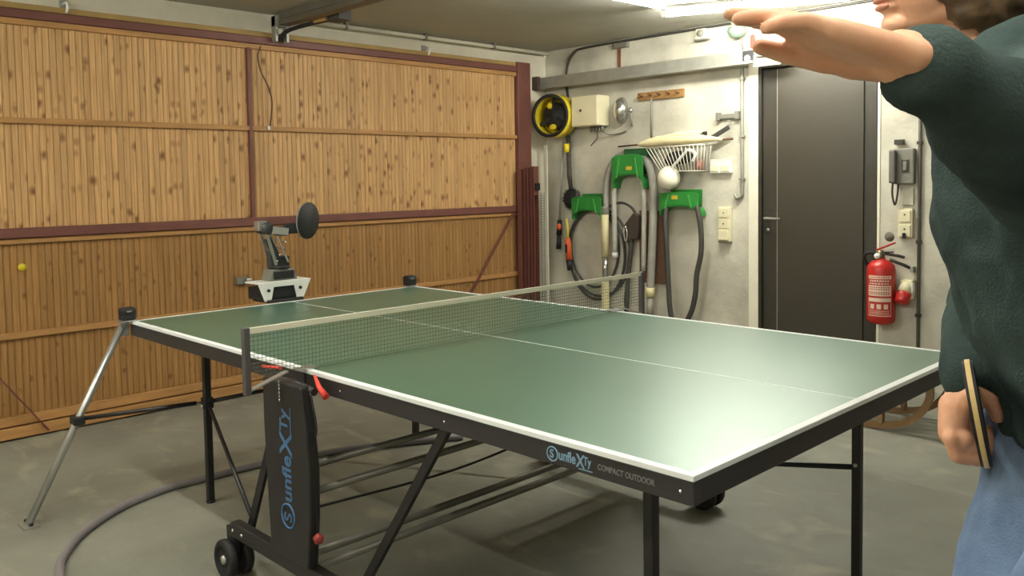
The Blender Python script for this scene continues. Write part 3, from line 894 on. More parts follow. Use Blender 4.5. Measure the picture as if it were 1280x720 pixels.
# peg rail and stick
t = thing('peg_rail', (-0.19, YW, 1.94), 'short brown wooden peg rail on the white wall', 'peg rail')
wbox(-0.385, 1.925, 0.03, 1.985, 0.02).build('board', M_OAK, t, 0.002)
for k in range(5):
    MB().tube([(-0.34 + k * 0.082, YW - 0.02, 1.955), (-0.34 + k * 0.082, YW - 0.06, 1.965)], 0.007, 8).build('peg', M_BROWN, t)
tag(MB().tube([(-0.235, YW - 0.05, 1.93), (-0.238, YW - 0.045, 1.62)], 0.009, 8).build('hanging_rod', M_GREYP), 'thin grey rod hanging from the brown peg rail', 'rod')

# tool holder
t = thing('tool_holder', (0.40, YW, 1.735), 'small grey tool clip bar on white wall with key ring', 'holder')
wbox(0.315, 1.738, 0.49, 1.772, 0.025).build('bar', M_GREYP, t, 0.003)
for x in (0.325, 0.475):
    wbox(x - 0.014, 1.728, x + 0.014, 1.785, 0.04).build('clip', M_GREYP, t, 0.003)
MB().tube(arc((0.41, YW - 0.03, 1.712), (1, 0, 0), (0, 0, 1), 0.014, 0, 2 * pi, 16)[:-1], 0.003, 6, closed=True).build('key_ring', M_GALV, t)

# double socket and switch column
t = thing('double_socket', (0.345, YW, 1.34), 'white double wall socket below the grey clip bar', 'socket')
for k in range(2):
    s_ = wbox(0.262 + k * 0.085, 1.352, 0.343 + k * 0.085, 1.452, 0.035).build('socket_face', M_WHITE, t, 0.004)
    MB().b2((0.272 + k * 0.085, YW - 0.041, 1.365), (0.333 + k * 0.085, YW - 0.0355, 1.405)).build('flap', M_CREAM, s_, 0.003)
t = thing('switch_column', (0.375, YW, 0.85), 'tall cream column of two switches over a socket', 'switch')
wbox(0.322, 0.862, 0.425, 1.11, 0.03).build('plate', M_CREAM, t, 0.004)
for z in (1.068, 0.990):
    k_ = wbox(0.335, z - 0.034, 0.412, z + 0.034, 0.008, 0.0305).build('rocker', M_CREAM, t, 0.004)
    MB().lathe([(0, 0), (0.005, 0), (0.005, 0.003), (0, 0.003)], (0.373, YW - 0.0387, z), (0, -1, 0), 8).build('indicator', M_DOORF, k_)
wbox(0.335, 0.872, 0.412, 0.945, 0.02, 0.0305).build('socket_flap', M_CREAM, t, 0.005)
wbox(0.33, 0.855, 0.418, 0.866, 0.04).build('flap_hinge', M_GREYP, t, 0.002)

# wire basket
t = thing('wire_basket', (0.05, 4.0, 1.37), 'white wire basket on the wall holding odds and ends', 'basket')
Yf, Yb = 3.93, YW - 0.004
top = [(-0.20, Yf, 1.55), (0.28, Yf, 1.56), (0.28, Yb, 1.56), (-0.20, Yb, 1.55)]
bot = [(-0.09, Yf + 0.03, 1.375), (0.25, Yf + 0.03, 1.372), (0.25, Yb, 1.372), (-0.09, Yb, 1.375)]
MB().tube(top, 0.004, 6, closed=True).build('rim_wire', M_WIRE, t)
MB().tube(bot, 0.003, 6, closed=True).build('base_wire', M_WIRE, t)
for k in range(15):
    q = k / 14
    a = Vector(top[0]).lerp(Vector(top[1]), q)
    b = Vector(bot[0]).lerp(Vector(bot[1]), q)
    c = Vector(bot[3]).lerp(Vector(bot[2]), q)
    MB().tube([a, b, c], 0.0026, 6).build('wire', M_WIRE, t)
for k in range(1, 4):
    q = k / 4
    for i, j in ((0, 3), (1, 2)):
        a = Vector(top[i]).lerp(Vector(top[j]), q)
        b = Vector(bot[i]).lerp(Vector(bot[j]), q)
        MB().tube([a, b], 0.0026, 6).build('wire', M_WIRE, t)
tag(MB().ell((0.03, 4.035, 1.475), (0.12, 0.04, 0.05)).ell((-0.03, 4.035, 1.455), (0.07, 0.04, 0.045)).build('dark_bag', mat('black_cloth', (38, 38, 36), 0.9, var=0.15)), 'black cloth bundle inside the white wire basket', 'bag')
tag(MB().tube(smooth_pts([(0.0, 3.975, 1.40), (0.08, 3.968, 1.47), (0.14, 3.965, 1.52), (0.20, 3.97, 1.50), (0.18, 3.97, 1.44)]), 0.011, 8).build('clothesline', M_WHITE), 'white looped clothesline in the wire basket', 'line')
tag(MB().lathe([(0.0, 0), (0.03, 0.002), (0.034, 0.03), (0.025, 0.06), (0.012, 0.08), (0, 0.081)], (0.19, 4.04, 1.377), (0, 0, 1), 16).build('small_bottle', mat('rose_plastic', (150, 95, 80), 0.5, var=0.1)), 'small reddish bottle standing in the wire basket', 'bottle')
# ball hanging below the basket in a net
t = thing('white_ball', (-0.035, 3.99, 1.24), 'white ball hanging under the wire basket', 'ball')
MB().ell((-0.035, 3.985, 1.322), (0.083, 0.083, 0.085), nu=28, nv=18).build('ball', mat('ball_white', (238, 232, 212), 0.5, var=0.03, vscale=20), t)
fringe = MB()
for k in range(12):
    a = 2 * pi * k / 12
    e = V(cos(a), sin(a), 0)
    fringe.tube([V(-0.035, 3.985, 1.322) + e * 0.06 + V(0, 0, 0.062), V(-0.02, 3.99, 1.41) + e * 0.03], 0.004, 5)
fringe.build('net_strings', M_WIRE, t)

# folded parasol and dark folding tool lying on the basket
t = thing('folded_parasol', (0.0, 3.98, 1.57), 'folded cream parasol lying on the wire basket', 'parasol')
MB().tube([(-0.50, 3.985, 1.575), (-0.30, 3.985, 1.582), (0.50, 3.975, 1.588)], 0.007, 8).build('pole', M_BROWN, t)
pts = [(-0.31, 3.985, 1.582), (-0.2, 3.985, 1.592), (-0.05, 3.98, 1.603), (0.12, 3.98, 1.603), (0.28, 3.978, 1.598), (0.42, 3.977, 1.588)]
MB().tube(smooth_pts(pts, 4), [0.010 + 0.030 * sin(pi * (i / 20) ** 0.8) * (1 + 0.12 * sin(i * 2.3)) for i in range(21)], 9).build('canopy', M_FABRIC, t)
MB().tube(smooth_pts([(-0.22, 3.99, 1.60), (0.0, 3.97, 1.632), (0.18, 3.97, 1.625), (0.36, 3.975, 1.597)], 4), [0.006, 0.013, 0.016, 0.018, 0.019, 0.02, 0.02, 0.019, 0.018, 0.016, 0.013, 0.009, 0.005], 8).build('canopy_fold', M_FABRIC, t)
t = thing('folding_saw', (0.30, 4.03, 1.6), 'dark folding tool with grey handle lying behind the parasol', 'tool')
MB().bar((-0.22, 4.05, 1.618), (0.26, 4.03, 1.640), 0.012, 0.03, (0, 0, 1)).build('blade', M_RUBBER, t, 0.003)
MB().bar((0.29, 4.03, 1.60), (0.44, 4.03, 1.675), 0.022, 0.032).build('handle', M_DHOSE, t, 0.006)
MB().ell((0.10, 4.03, 1.648), (0.13, 0.03, 0.02)).build('cover', M_FABRIC, t)

# brown board behind the hoses
tag(MB().b2((-0.37, YW - 0.03, 0.515), (-0.115, YW - 0.004, 1.075)).build('brown_board', M_BROWN, None, 0.004), 'brown rectangular board on the wall behind the silver hose', 'board')


# green hose hangers: saddle with back plate
def hanger(name, cx, cz, w, h, label, m, logo, back=None):
    t = thing(name, (cx, YW, cz - h / 2), label, 'hose hanger', 'green hose hangers')
    y0 = YW - 0.001
    n = 12
    out = []
    inn = []
    for i in range(n + 1):
        a = pi - pi * i / n
        sx = cos(a)
        ex = w / 2 * (1 if sx >= 0 else -1) * abs(sx) ** 0.55
        out.append((ex, h / 2 - 0.10 * h * abs(sx) ** 3))
        inn.append((ex * 0.98, -h / 2 + 0.42 * h * (max(0, 1 - abs(sx) ** 2)) ** 0.5))
    poly = out + inn[::-1]
    MB().prism(poly, (cx, YW - 0.115, cz), (1, 0, 0), (0, 0, 1), (0, 0.012, 0)).build('front_plate', m, t, 0.003)
    # saddle top that carries the hose
    sd = MB()
    for i in range(n):
        (x0, z0), (x1, z1) = inn[i], inn[i + 1]
        sd.prism([(0, 0), (0.11, 0), (0.11, -0.010), (0, -0.010)], (cx + x0, YW - 0.11, cz + z0), (0, 1, 0), (0, 0, 1), (x1 - x0, 0, z1 - z0))
    sd.build('saddle', m, t)
    for k in (-0.25, 0.25):
        MB().bar((cx + w * k, YW - 0.117, cz + h * 0.40), (cx + w * k * 1.35, YW - 0.117, cz - h * 0.22), 0.010, 0.008, (0, 1, 0)).build('rib', mat('green_rib', (70, 150, 75), 0.45), t)
    MB().b2((cx - w * 0.4, YW - 0.012, cz - h * 0.1), (cx + w * 0.4, y0, cz + h * 0.62)).build('back_plate', back or m, t, 0.003)
    if logo:
        lx, lz = logo
        MB().b2((cx + lx - 0.026, YW - 0.1185, cz + lz - 0.014), (cx + lx + 0.026, YW - 0.1152, cz + lz + 0.014)).build('emblem', mat('gold_emblem', (190, 165, 60), 0.5), t)
    return t


hanger('hose_hanger', -0.42, 1.385, 0.30, 0.25, 'green hose hanger carrying the silver suction hose', M_GREEN, (0.02, 0.02), M_DGREEN)
h2 = hanger('hose_hanger', -0.835, 1.095, 0.31, 0.18, 'green hose hanger carrying the coiled black cable', M_GREEN, None)
hanger('hose_hanger', 0.045, 1.135, 0.335, 0.165, 'green hose hanger carrying the plain dark hose', M_GREEN, (-0.03, 0.045))
MB().b2((-0.47, YW - 0.09, 1.50), (-0.21, YW - 0.004, 1.555)).build('top_shelf', M_DGREEN, [o for o in col.objects if o.name == 'hose_hanger'][0], 0.006)

# silver suction hose over the top hanger, cream nozzle pipe
t = thing('suction_hose', (-0.4, 3.96, 0.30), 'silver-grey ribbed suction hose with cream pipe over the top green hanger', 'hose')
hp_ = smooth_pts([(-0.665, 4.03, 1.10), (-0.66, 4.03, 1.25), (-0.63, 4.035, 1.39), (-0.56, 4.045, 1.49), (-0.43, 4.05, 1.525), (-0.31, 4.045, 1.49), (-0.24, 4.035, 1.40), (-0.205, 4.03, 1.25),
                  (-0.205, 4.025, 1.05), (-0.21, 4.015, 0.80), (-0.225, 4.01, 0.48)], 14)
rr = [(0.030 if i > 60 else 0.022 + 0.008 * i / 60) + (0.0022 if i % 2 else 0.0) for i in range(len(hp_))]
MB().tube(hp_, rr, 14).build('hose', M_GHOSE, t)
MB().tube([(-0.226, 4.01, 0.49), (-0.228, 4.01, 0.42)], 0.036, 16).build('collar', M_CREAMP, t)
MB().tube([(-0.228, 4.01, 0.42), (-0.230, 4.01, 0.34), (-0.237, 4.01, 0.26)], [0.028, 0.026, 0.028], 14).build('end_pipe', M_GHOSE, t)
MB().lathe([(0.026, 0), (0.034, 0.01), (0.034, 0.06), (0.030, 0.07)], (-0.667, 4.02, 1.035), (0, 0, 1), 16).build('cone', M_GREYP, t)
MB().tube([(-0.667, 4.02, 1.05), (-0.668, 4.02, 0.70)], 0.030, 16).build('cream_pipe', M_CREAMP, t)
MB().tube([(-0.668, 4.02, 0.70), (-0.669, 4.02, 0.50)], 0.024, 14).build('inner_pipe', M_SILVER, t)
rp = [(-0.670, 4.02, 0.50 - 0.012 * i) for i in range(24)]
MB().tube(rp, [0.036 if i % 2 else 0.030 for i in range(24)], 16).build('ribbed_nozzle', M_CREAMP, t)
t = thing('garden_hose', (-0.42, 4.0, 0.6), 'thin pale grey pipe hose hanging behind the silver hose', 'hose')
MB().tube(smooth_pts([(-0.585, 4.04, 0.74), (-0.588, 4.04, 1.0), (-0.588, 4.04, 1.25), (-0.55, 4.045, 1.38), (-0.45, 4.05, 1.43), (-0.36, 4.045, 1.38), (-0.315, 4.035, 1.30), (-0.298, 4.035, 1.1), (-0.305, 4.035, 0.61)], 8), 0.021, 10).build('hose', mat('pale_hose', (176, 174, 164), 0.5, var=0.06), t)
MB().tube([(-0.585, 4.04, 0.74), (-0.585, 4.04, 0.70)], 0.024, 12).build('end_cap', M_WHITE, t)

# dark hose coil on the left hanger
t = thing('cable_coil', (-0.8, 4.03, 0.32), 'coiled black cable hanging from the left green hanger beside garden tools', 'cable')
t['label'] = 'coil of black cable hanging in wide loops beside the garden tools'
for k, (rx, rz, cx, cz, yo, r) in enumerate([(0.29, 0.38, -0.80, 0.72, 0.030, 0.011), (0.25, 0.33, -0.82, 0.77, 0.031, 0.010), (0.32, 0.37, -0.78, 0.74, 0.030, 0.010)]):
    pts = [(cx + rx * cos(a), YW - yo - 0.002 * sin(3 * a), cz + rz * (sin(a) if sin(a) < 0 else 0.95 * sin(a))) for a in [2 * pi * i / 40 for i in range(40)]]
    MB().tube(pts, r, 8, closed=True).build('loop', M_DHOSE, t)
MB().tube(smooth_pts([(-0.70, YW - 0.07, 1.08), (-0.55, YW - 0.04, 1.135), (-0.44, YW - 0.04, 1.10), (-0.39, YW - 0.04, 1.03), (-0.37, YW - 0.05, 0.95)], 6), 0.010, 8).build('cable_end', M_DHOSE, t)

# black floor nozzle leaning
t = thing('suction_wand', (-0.42, 4.03, 0.30), 'dark wand with flat nozzle hanging between the hoses', 'tool')
MB().tube(smooth_pts([(-0.40, 4.03, 0.92), (-0.425, 4.03, 0.75), (-0.455, 4.03, 0.50), (-0.47, 4.03, 0.28)], 5), 0.020, 10).build('wand', M_DHOSE, t)
MB().prism([(-0.48, 0.95), (-0.38, 1.06), (-0.33, 1.03), (-0.35, 0.86), (-0.46, 0.83)], (0, 4.005, 0), (1, 0, 0), (0, 0, 1), (0, 0.05, 0)).build('nozzle', mat('dark_brown_plastic', (62, 52, 44), 0.6, var=0.1), t, 0.006)
MB().tube(smooth_pts([(-0.455, 3.99, 0.95), (-0.45, 3.985, 0.88), (-0.435, 3.985, 0.83), (-0.425, 3.99, 0.90), (-0.44, 3.99, 0.96)], 5), 0.006, 6).build('chrome_clip', M_SILVER, t)

# dark hose on the right hanger
t = thing('dark_hose', (0.1, 3.98, 0.28), 'dark hose hanging in a long loop from the right green hanger', 'hose')
t['label'] = 'dark hose hanging in one long narrow loop below the switch column hanger'
t['label'] = 'dark hose hanging in one long narrow loop between board and switch column'
MB().tube(smooth_pts([(0.128, 3.975, 0.28), (0.17, 3.975, 0.37), (0.197, 3.975, 0.49), (0.207, 3.975, 0.62), (0.243, 3.975, 0.78), (0.243, 3.975, 0.95), (0.21, 3.99, 1.08), (0.15, 4.03, 1.17), (0.045, 4.04, 1.19),
                      (-0.05, 4.03, 1.16), (-0.07, 3.99, 1.05), (-0.05, 3.975, 0.80), (-0.035, 3.975, 0.50), (-0.025, 3.975, 0.36), (0.0, 3.975, 0.26), (0.06, 3.975, 0.22), (0.128, 3.975, 0.28)], 8), 0.0195, 10).build('hose', M_DHOSE, t)

# garden tools in the corner
t = thing('pole_pruner', (-1.14, 4.03, 0.75), 'long thin silver pole tool with orange and black grip', 'tool')
MB().tube([(-1.112, 4.035, 1.66), (-1.165, 4.035, 0.98)], 0.010, 8).build('pole', M_GALV, t)
MB().tube([(-1.165, 4.035, 0.985), (-1.172, 4.035, 0.86)], [0.020, 0.026], 10).build('grip', M_RUBBER, t)
MB().ell((-1.155, 4.015, 0.93), (0.022, 0.018, 0.028)).build('orange_button', M_ORANGE, t)
MB().tube([(-1.172, 4.035, 0.86), (-1.18, 4.035, 0.74)], [0.018, 0.024], 10).build('end_grip', M_RUBBER, t)
t = thing('chimney_brush', (-1.03, 4.0, 1.06), 'black round bristle brush on a black and yellow handle', 'brush')
MB().tube([(-1.055, 4.03, 1.69), (-1.045, 4.03, 1.35), (-1.03, 4.03, 1.24)], [0.018, 0.021, 0.016], 10).build('handle', M_DHOSE, t)
MB().tube([(-1.060, 4.015, 1.62), (-1.056, 4.012, 1.55)], [0.026, 0.022], 10).build('yellow_clip', M_YEL, t)
br = MB()
bc = V(-1.04, 4.045, 1.165)
br.ell(bc, (0.085, 0.03, 0.085))
for k in range(140):
    d = V(random.gauss(0, 1), random.gauss(0, 0.6), random.gauss(0, 1)).normalized()
    q = bc + V(d.x * 0.083, d.y * 0.028, d.z * 0.083)
    br.tube([q, q + d * 0.018], 0.002, 3)
br.build('bristle_head', M_RUBBER, t)
t = thing('orange_hand_tool', (-1.03, 4.0, 0.57), 'orange and black hand tool hanging by a yellow cord', 'tool')
MB().tube([(-1.055, 4.0, 1.0), (-1.045, 4.0, 0.92), (-1.042, 4.0, 0.83)], 0.008, 8).build('yellow_cord', M_YEL, t)
MB().tube([(-1.043, 3.995, 0.84), (-1.04, 3.995, 0.80), (-1.03, 3.995, 0.66)], [0.020, 0.028, 0.028], 12).build('grip', M_ORANGE, t)
MB().tube([(-1.03, 3.995, 0.66), (-1.022, 3.995, 0.57)], [0.026, 0.022], 12).build('tip', M_RUBBER, t)
MB().b2((-1.045, 3.962, 0.72), (-1.025, 3.969, 0.79)).build('switch', M_RUBBER, t, 0.002)

# red-brown steel profiles standing in the corner
for k, (y, x, w, h, lab) in enumerate(((3.675, -1.255, 0.05, 1.42, 'red-brown steel profile leaning by the garage door jamb, hardest against the slats'),
                                       (3.745, -1.245, 0.045, 1.43, 'red-brown steel profile in the middle of three by the garage door jamb'),
                                       (3.815, -1.235, 0.055, 1.44, 'red-brown steel profile by the garage door jamb with a bolt plate'))):
    t = thing('steel_profile', (x, y, 0), lab, 'steel profile', 'steel profiles by the door jamb')
    mb = MB()
    mb.b2((x - 0.03, y - w / 2, 0), (x - 0.026, y + w / 2, h))
    mb.b2((x - 0.026, y - w / 2, 0), (x + 0.012, y - w / 2 + 0.005, h))
    mb.b2((x - 0.026, y + w / 2 - 0.005, 0), (x + 0.012, y + w / 2, h))
    mb.build('channel', M_RED, t)
    if k == 2:
        MB().b2((x + 0.0125, y - 0.02, 1.24), (x + 0.03, y + 0.03, 1.30)).build('bolt_plate', M_RUBBER, t, 0.003)
        MB().b2((x - 0.0255, y - w / 2 + 0.006, 1.20), (x + 0.010, y + w / 2 - 0.006, 1.44)).build('infill', M_RED, t)
t = thing('perforated_strip', (-1.25, 3.93, 0), 'perforated galvanised strip standing in the wall corner', 'strip')
ps = MB()
ps.b2((-1.27, 3.915, 0), (-1.266, 3.925, 1.22))
ps.b2((-1.27, 3.955, 0), (-1.266, 3.965, 1.22))
z = 0.0
while z < 1.21:
    ps.b2((-1.27, 3.925, z), (-1.266, 3.955, z + 0.010))
    z += 0.022
ps.build('strip', M_GALV, t)
MB().b2((-1.27, 3.966, 0), (-1.24, 3.98, 1.62)).build('edge_bar', M_LINTEL, t, 0.002)

# top of the wall: boxes and marks
t = thing('junction_socket', (0.195, YW, 2.31), 'small white junction box high on the wall under the ceiling', 'box')
wbox(0.155, 2.318, 0.235, 2.395, 0.05).build('box', M_CREAM, t, 0.005)
MB().lathe([(0.028, 0), (0.026, 0.012), (0, 0.013)], (0.195, YW - 0.05, 2.362), (0, -1, 0), 16).build('cover', M_GREYP, t)
wbox(0.15, 2.312, 0.245, 2.322, 0.07).build('lower_flap', M_GREYP, t, 0.002)
t = thing('ceiling_sensor', (0.50, YW - 0.05, 2.27), 'round grey-green sensor with cord high on the wall', 'sensor')
MB().lathe([(0.02, 0.0), (0.06, 0.0), (0.065, -0.03), (0.045, -0.065), (0.0, -0.075)], (0.50, YW - 0.07, 2.36), (0, 0, 1), 20).build('dome', mat('grey_green_plastic', (120, 140, 125), 0.5, var=0.1), t)
MB().b2((0.47, YW - 0.10, 2.36), (0.53, YW - 0.001, 2.40)).build('bracket', M_GREYP, t, 0.003)
MB().tube([(0.515, YW - 0.05, 2.30), (0.515, YW - 0.012, 2.20)], 0.005, 6).build('cord', M_GREYP, t)
t = thing('red_pull_tag', (0.59, YW - 0.02, 2.19), 'small red pull tag above the end of the track', 'tag')
MB().b2((0.578, YW - 0.03, 2.21), (0.606, YW - 0.012, 2.30)).build('tag', M_REDTAG, t, 0.004)
MB().tube([(0.592, YW - 0.02, 2.30), (0.592, YW - 0.013, 2.39)], 0.004, 6).build('string', M_GREYP, t)
t = thing('brown_strip', (-0.57, YW, 2.21), 'short rust-brown strip on the wall above the track', 'strip')
wbox(-0.585, 2.19, -0.555, 2.348, 0.008).build('strip', mat('rust_brown', (120, 78, 60), 0.7, var=0.1), t)
wbox(-0.60, 2.350, -0.47, 2.392, 0.04).build('fixing', M_GREYP, t, 0.004)

# intercom phone
t = thing('intercom_phone', (1.60, YW, 1.23), 'grey wall intercom handset beside the steel door', 'phone')
wbox(1.545, 1.262, 1.668, 1.478, 0.045).build('body', M_GREYP, t, 0.008)
hs = wbox(1.532, 1.268, 1.572, 1.472, 0.035, 0.046).build('handset', mat('handset_grey', (98, 94, 88), 0.6, var=0.05), t, 0.010)
wbox(1.598, 1.335, 1.640, 1.41, 0.006, 0.0455).build('keypad', M_DOORF, t, 0.002)
wbox(1.608, 1.345, 1.630, 1.40, 0.004, 0.052).build('button', M_GREYP, t, 0.002)
wbox(1.545, 1.505, 1.60, 1.535, 0.03).build('upper_clip', M_DOORF, t, 0.003)
MB().tube(smooth_pts([(1.552, YW - 0.06, 1.27), (1.548, YW - 0.055, 1.2), (1.562, YW - 0.05, 1.135), (1.575, YW - 0.05, 1.19), (1.578, YW - 0.04, 1.265)], 6), 0.006, 6).build('cord', M_DHOSE, t)
wbox(1.582, 1.135, 1.655, 1.235, 0.012).build('note_plate', mat('pale_plate', (205, 200, 182), 0.7), t, 0.001)
t = thing('switch_pair', (1.61, YW, 0.92), 'white switch and socket box below the grey intercom', 'switch')
wbox(1.572, 0.935, 1.658, 1.112, 0.03).build('plate', M_CREAM, t, 0.004)
for z in (1.066, 0.978):
    k_ = wbox(1.582, z - 0.036, 1.648, z + 0.036, 0.007, 0.0305).build('rocker', M_CREAM, t, 0.004)
    MB().lathe([(0, 0), (0.005, 0), (0.005, 0.003), (0, 0.003)], (1.615, YW - 0.0377, z + 0.01), (0, -1, 0), 8).build('indicator', M_DOORF, k_)
wbox(1.605, 0.93, 1.625, 0.965, 0.012, 0.0385).build('black_plug', M_RUBBER, t, 0.003)

# fire extinguisher
EX, EY = 1.498, YW - 0.088
t = thing('fire_extinguisher', (EX, EY, 0.40), 'red fire extinguisher with white label hung beside the steel door', 'fire extinguisher')
MB().lathe([(0.0, 0.0), (0.06, 0.002), (0.078, 0.015), (0.083, 0.035), (0.083, 0.335), (0.076, 0.365), (0.055, 0.388), (0.028, 0.398), (0.026, 0.408)], (EX, EY, 0.40), (0, 0, 1), 32).build('cylinder', M_REDP, t)
vb = MB().lathe([(0.026, 0), (0.026, 0.022), (0.018, 0.03), (0.018, 0.05), (0, 0.052)], (EX - 0.005, EY, 0.806), (0, 0, 1), 14).build('valve', mat('brass_dark', (120, 112, 80), 0.4, metal=0.6), t)
MB().bar((EX - 0.03, EY, 0.855), (EX + 0.085, EY - 0.01, 0.905), 0.022, 0.010).build('upper_lever', M_REDP, t, 0.003)
MB().bar((EX - 0.02, EY, 0.842), (EX + 0.075, EY - 0.005, 0.848), 0.020, 0.008).build('lower_lever', M_RUBBER, t, 0.003)
MB().lathe([(0.0, 0), (0.018, 0), (0.018, 0.012), (0, 0.013)], (EX - 0.012, EY - 0.028, 0.822), (0.2, -1, 0), 16).build('gauge', M_WHITE, t)
MB().tube(smooth_pts([(EX - 0.02, EY, 0.83), (EX - 0.07, EY - 0.02, 0.84), (EX - 0.095, EY - 0.02, 0.81), (EX - 0.085, EY + 0.0, 0.76)], 6), 0.010, 8).build('hose', M_RUBBER, t)
MB().tube([(EX + 0.02, EY, 0.835), (EX + 0.10, EY + 0.01, 0.825), (EX + 0.125, EY + 0.03, 0.815)], 0.009, 8).build('safety_hose', M_DHOSE, t)
MB().tube([(EX + 0.05, EY, 0.80), (EX + 0.12, EY + 0.03, 0.77), (EX + 0.16, EY + 0.06, 0.745)], 0.010, 8).build('bracket_arm', M_DHOSE, t)
MB().b2((EX + 0.15, EY + 0.045, 0.725), (EX + 0.172, YW - 0.001, 0.76)).build('wall_bracket', M_GALV, t, 0.003)
MB().b2((EX - 0.03, EY + 0.08, 0.66), (EX + 0.03, YW - 0.001, 0.76)).build('back_hook', M_GALV, t, 0.002)


def wrap(z0, z1, a0, a1, r, m, name, parent, n=16):
    mb = MB()
    vs, fs = [], []
    for i in range(n + 1):
        a = a0 + (a1 - a0) * i / n
        for z in (z0, z1):
            vs.append((EX + r * cos(a), EY + r * sin(a), z))
    for i in range(n):
        fs.append((2 * i, 2 * i + 2, 2 * i + 3, 2 * i + 1))
    mb._add(vs, fs, True)
    return mb.build(name, m, parent)


AC = radians(-62)           # label faces the room
A0, A1 = AC - radians(62), AC + radians(36)
lb = wrap(0.455, 0.705, A0, A1, 0.0836, mat('label_white', (226, 205, 188), 0.5), 'label', t)
wrap(0.460, 0.545, A0 + 0.04, A1 - 0.04, 0.0840, mat('label_red', (178, 52, 42), 0.5), 'label_red_field', lb)
wrap(0.645, 0.685, A0 + 0.02, A1 - 0.02, 0.0840, MATS['label_red'], 'label_red_field', lb)
wrap(0.568, 0.58, A0, A1, 0.0840, MATS['label_red'], 'label_red_band', lb)
M_LW = MATS['label_white']
for k in range(3):
    a = A0 + 0.20 + k * 0.48
    wrap(0.500, 0.530, a, a + 0.30, 0.0843, M_LW, 'pictogram', lb, 4)
for row, (z, hgt, n) in enumerate(((0.668, 0.010, 8), (0.652, 0.008, 7), (0.486, 0.004, 9), (0.476, 0.004, 9), (0.466, 0.004, 8))):
    for k in range(n):
        a = A0 + 0.14 + k * (A1 - A0 - 0.28) / n
        wrap(z, z + hgt, a, a + (A1 - A0 - 0.28) / n * 0.72, 0.0843, M_LW, 'print_mark', lb, 2)
for row, z in enumerate((0.692, 0.630, 0.618, 0.600, 0.590)):
    for k in range(9):
        a = A0 + 0.10 + k * (A1 - A0 - 0.2) / 9
        wrap(z, z + 0.006, a, a + (A1 - A0 - 0.2) / 9 * 0.7, 0.0840, MATS['label_red'], 'print_mark', lb, 2)

# red and cream power socket
t = thing('power_socket', (1.62, YW, 0.51), 'cream power socket with round red cap beside the fire extinguisher', 'socket')
wbox(1.600, 0.56, 1.672, 0.68, 0.06).build('housing', M_CREAM, t, 0.008)
ax_ = V(-0.12, -0.45, -1).normalized()
MB().lathe([(0.030, 0.0), (0.036, 0.02), (0.038, 0.06)], (1.637, YW - 0.05, 0.655), ax_, 20).build('collar', M_CREAM, t)
MB().lathe([(0.040, 0.058), (0.042, 0.07), (0.042, 0.115), (0.036, 0.128), (0, 0.13)], (1.637, YW - 0.05, 0.655), ax_, 20).build('cap', M_REDP, t)
MB().b2((1.662, YW - 0.07, 0.60), (1.678, YW - 0.03, 0.66)).build('latch', M_WHITE, t, 0.003)
# dark stain on the wall
tag(MB().lathe([(0.0, 0), (0.03, 0.0), (0.03, 0.0015), (0, 0.002)], (1.512, YW, 0.935), (0, -1, 0), 18).build('wall_smudge', mat('dark_smudge', (112, 106, 94), 0.9, var=0.2, vscale=30)), 'round dark smudge on wall above the extinguisher', 'smudge')

# ------------------------------------------------------------------ things under the ceiling
t = thing('opener_rail', (-0.4, 1.52, 2.34), 'dark steel garage opener rail under the ceiling with bracket', 'rail')
MB().b2((-1.25, 1.47, 2.335), (2.2, 1.55, 2.37)).build('rail', mat('dark_galv', (105, 100, 88), 0.5, metal=0.4, var=0.1), t, 0.003)
MB().b2((-1.25, 1.475, 2.372), (2.2, 1.545, ZC - 0.001)).build('upper_plate', mat('rail_plate_grey', (92, 88, 76), 0.6, var=0.1), t)  # grey plate between the rail and the ceiling
MB().tube([(-0.9, 1.62, 2.375), (2.2, 1.66, 2.385)], 0.012, 8).build('cable', M_RUBBER, t)
MB().b2((-1.315, 1.455, 2.235), (-1.265, 1.475, 2.40)).build('bracket', M_GALV, t, 0.003)
MB().b2((-1.315, 1.535, 2.235), (-1.265, 1.555, 2.40)).build('bracket', M_GALV, t, 0.003)
MB().b2((-1.315, 1.455, 2.33), (-1.25, 1.555, 2.40)).build('bracket_head', M_GALV, t, 0.004)
MB().tube(smooth_pts([(-1.29, 1.49, 2.25), (-1.2, 1.51, 2.30), (-1.0, 1.57, 2.325), (-0.8, 1.6, 2.33)], 5), 0.014, 8).build('pull_arm', M_RUBBER, t)
MB().b2((-1.02, 1.56, 2.32), (-0.86, 1.61, 2.345)).build('yellow_block', M_YEL_WOOD, t, 0.003)
MB().b2((-0.85, 1.57, 2.31), (-0.72, 1.66, 2.372)).build('carriage', M_DHOSE, t, 0.004)
tag(MB().tube(smooth_pts([(XD + 0.04, 1.37, 2.20), (XD + 0.045, 1.345, 2.14), (XD + 0.045, 1.36, 2.05), (XD + 0.045, 1.41, 1.95), (XD + 0.045, 1.435, 1.85), (XD + 0.04, 1.42, 1.70)], 6), 0.005, 6).build('release_cord', M_BROWN), 'brown release cord hanging down the wooden garage door', 'cord')
t = thing('ceiling_conduit', (-1.29, 2.7, 2.38), 'white conduit pipe running under the ceiling above the garage door', 'pipe')
MB().tube([(-1.29, 1.58, 2.392), (-1.29, 4.06, 2.392)], 0.014, 10).build('pipe', M_LINTEL, t)
for y in (2.0, 2.7, 3.4):
    MB().b2((-1.31, y, 2.375), (-1.27, y + 0.02, ZC - 0.0005)).build('clip', M_GREYP, t, 0.001)
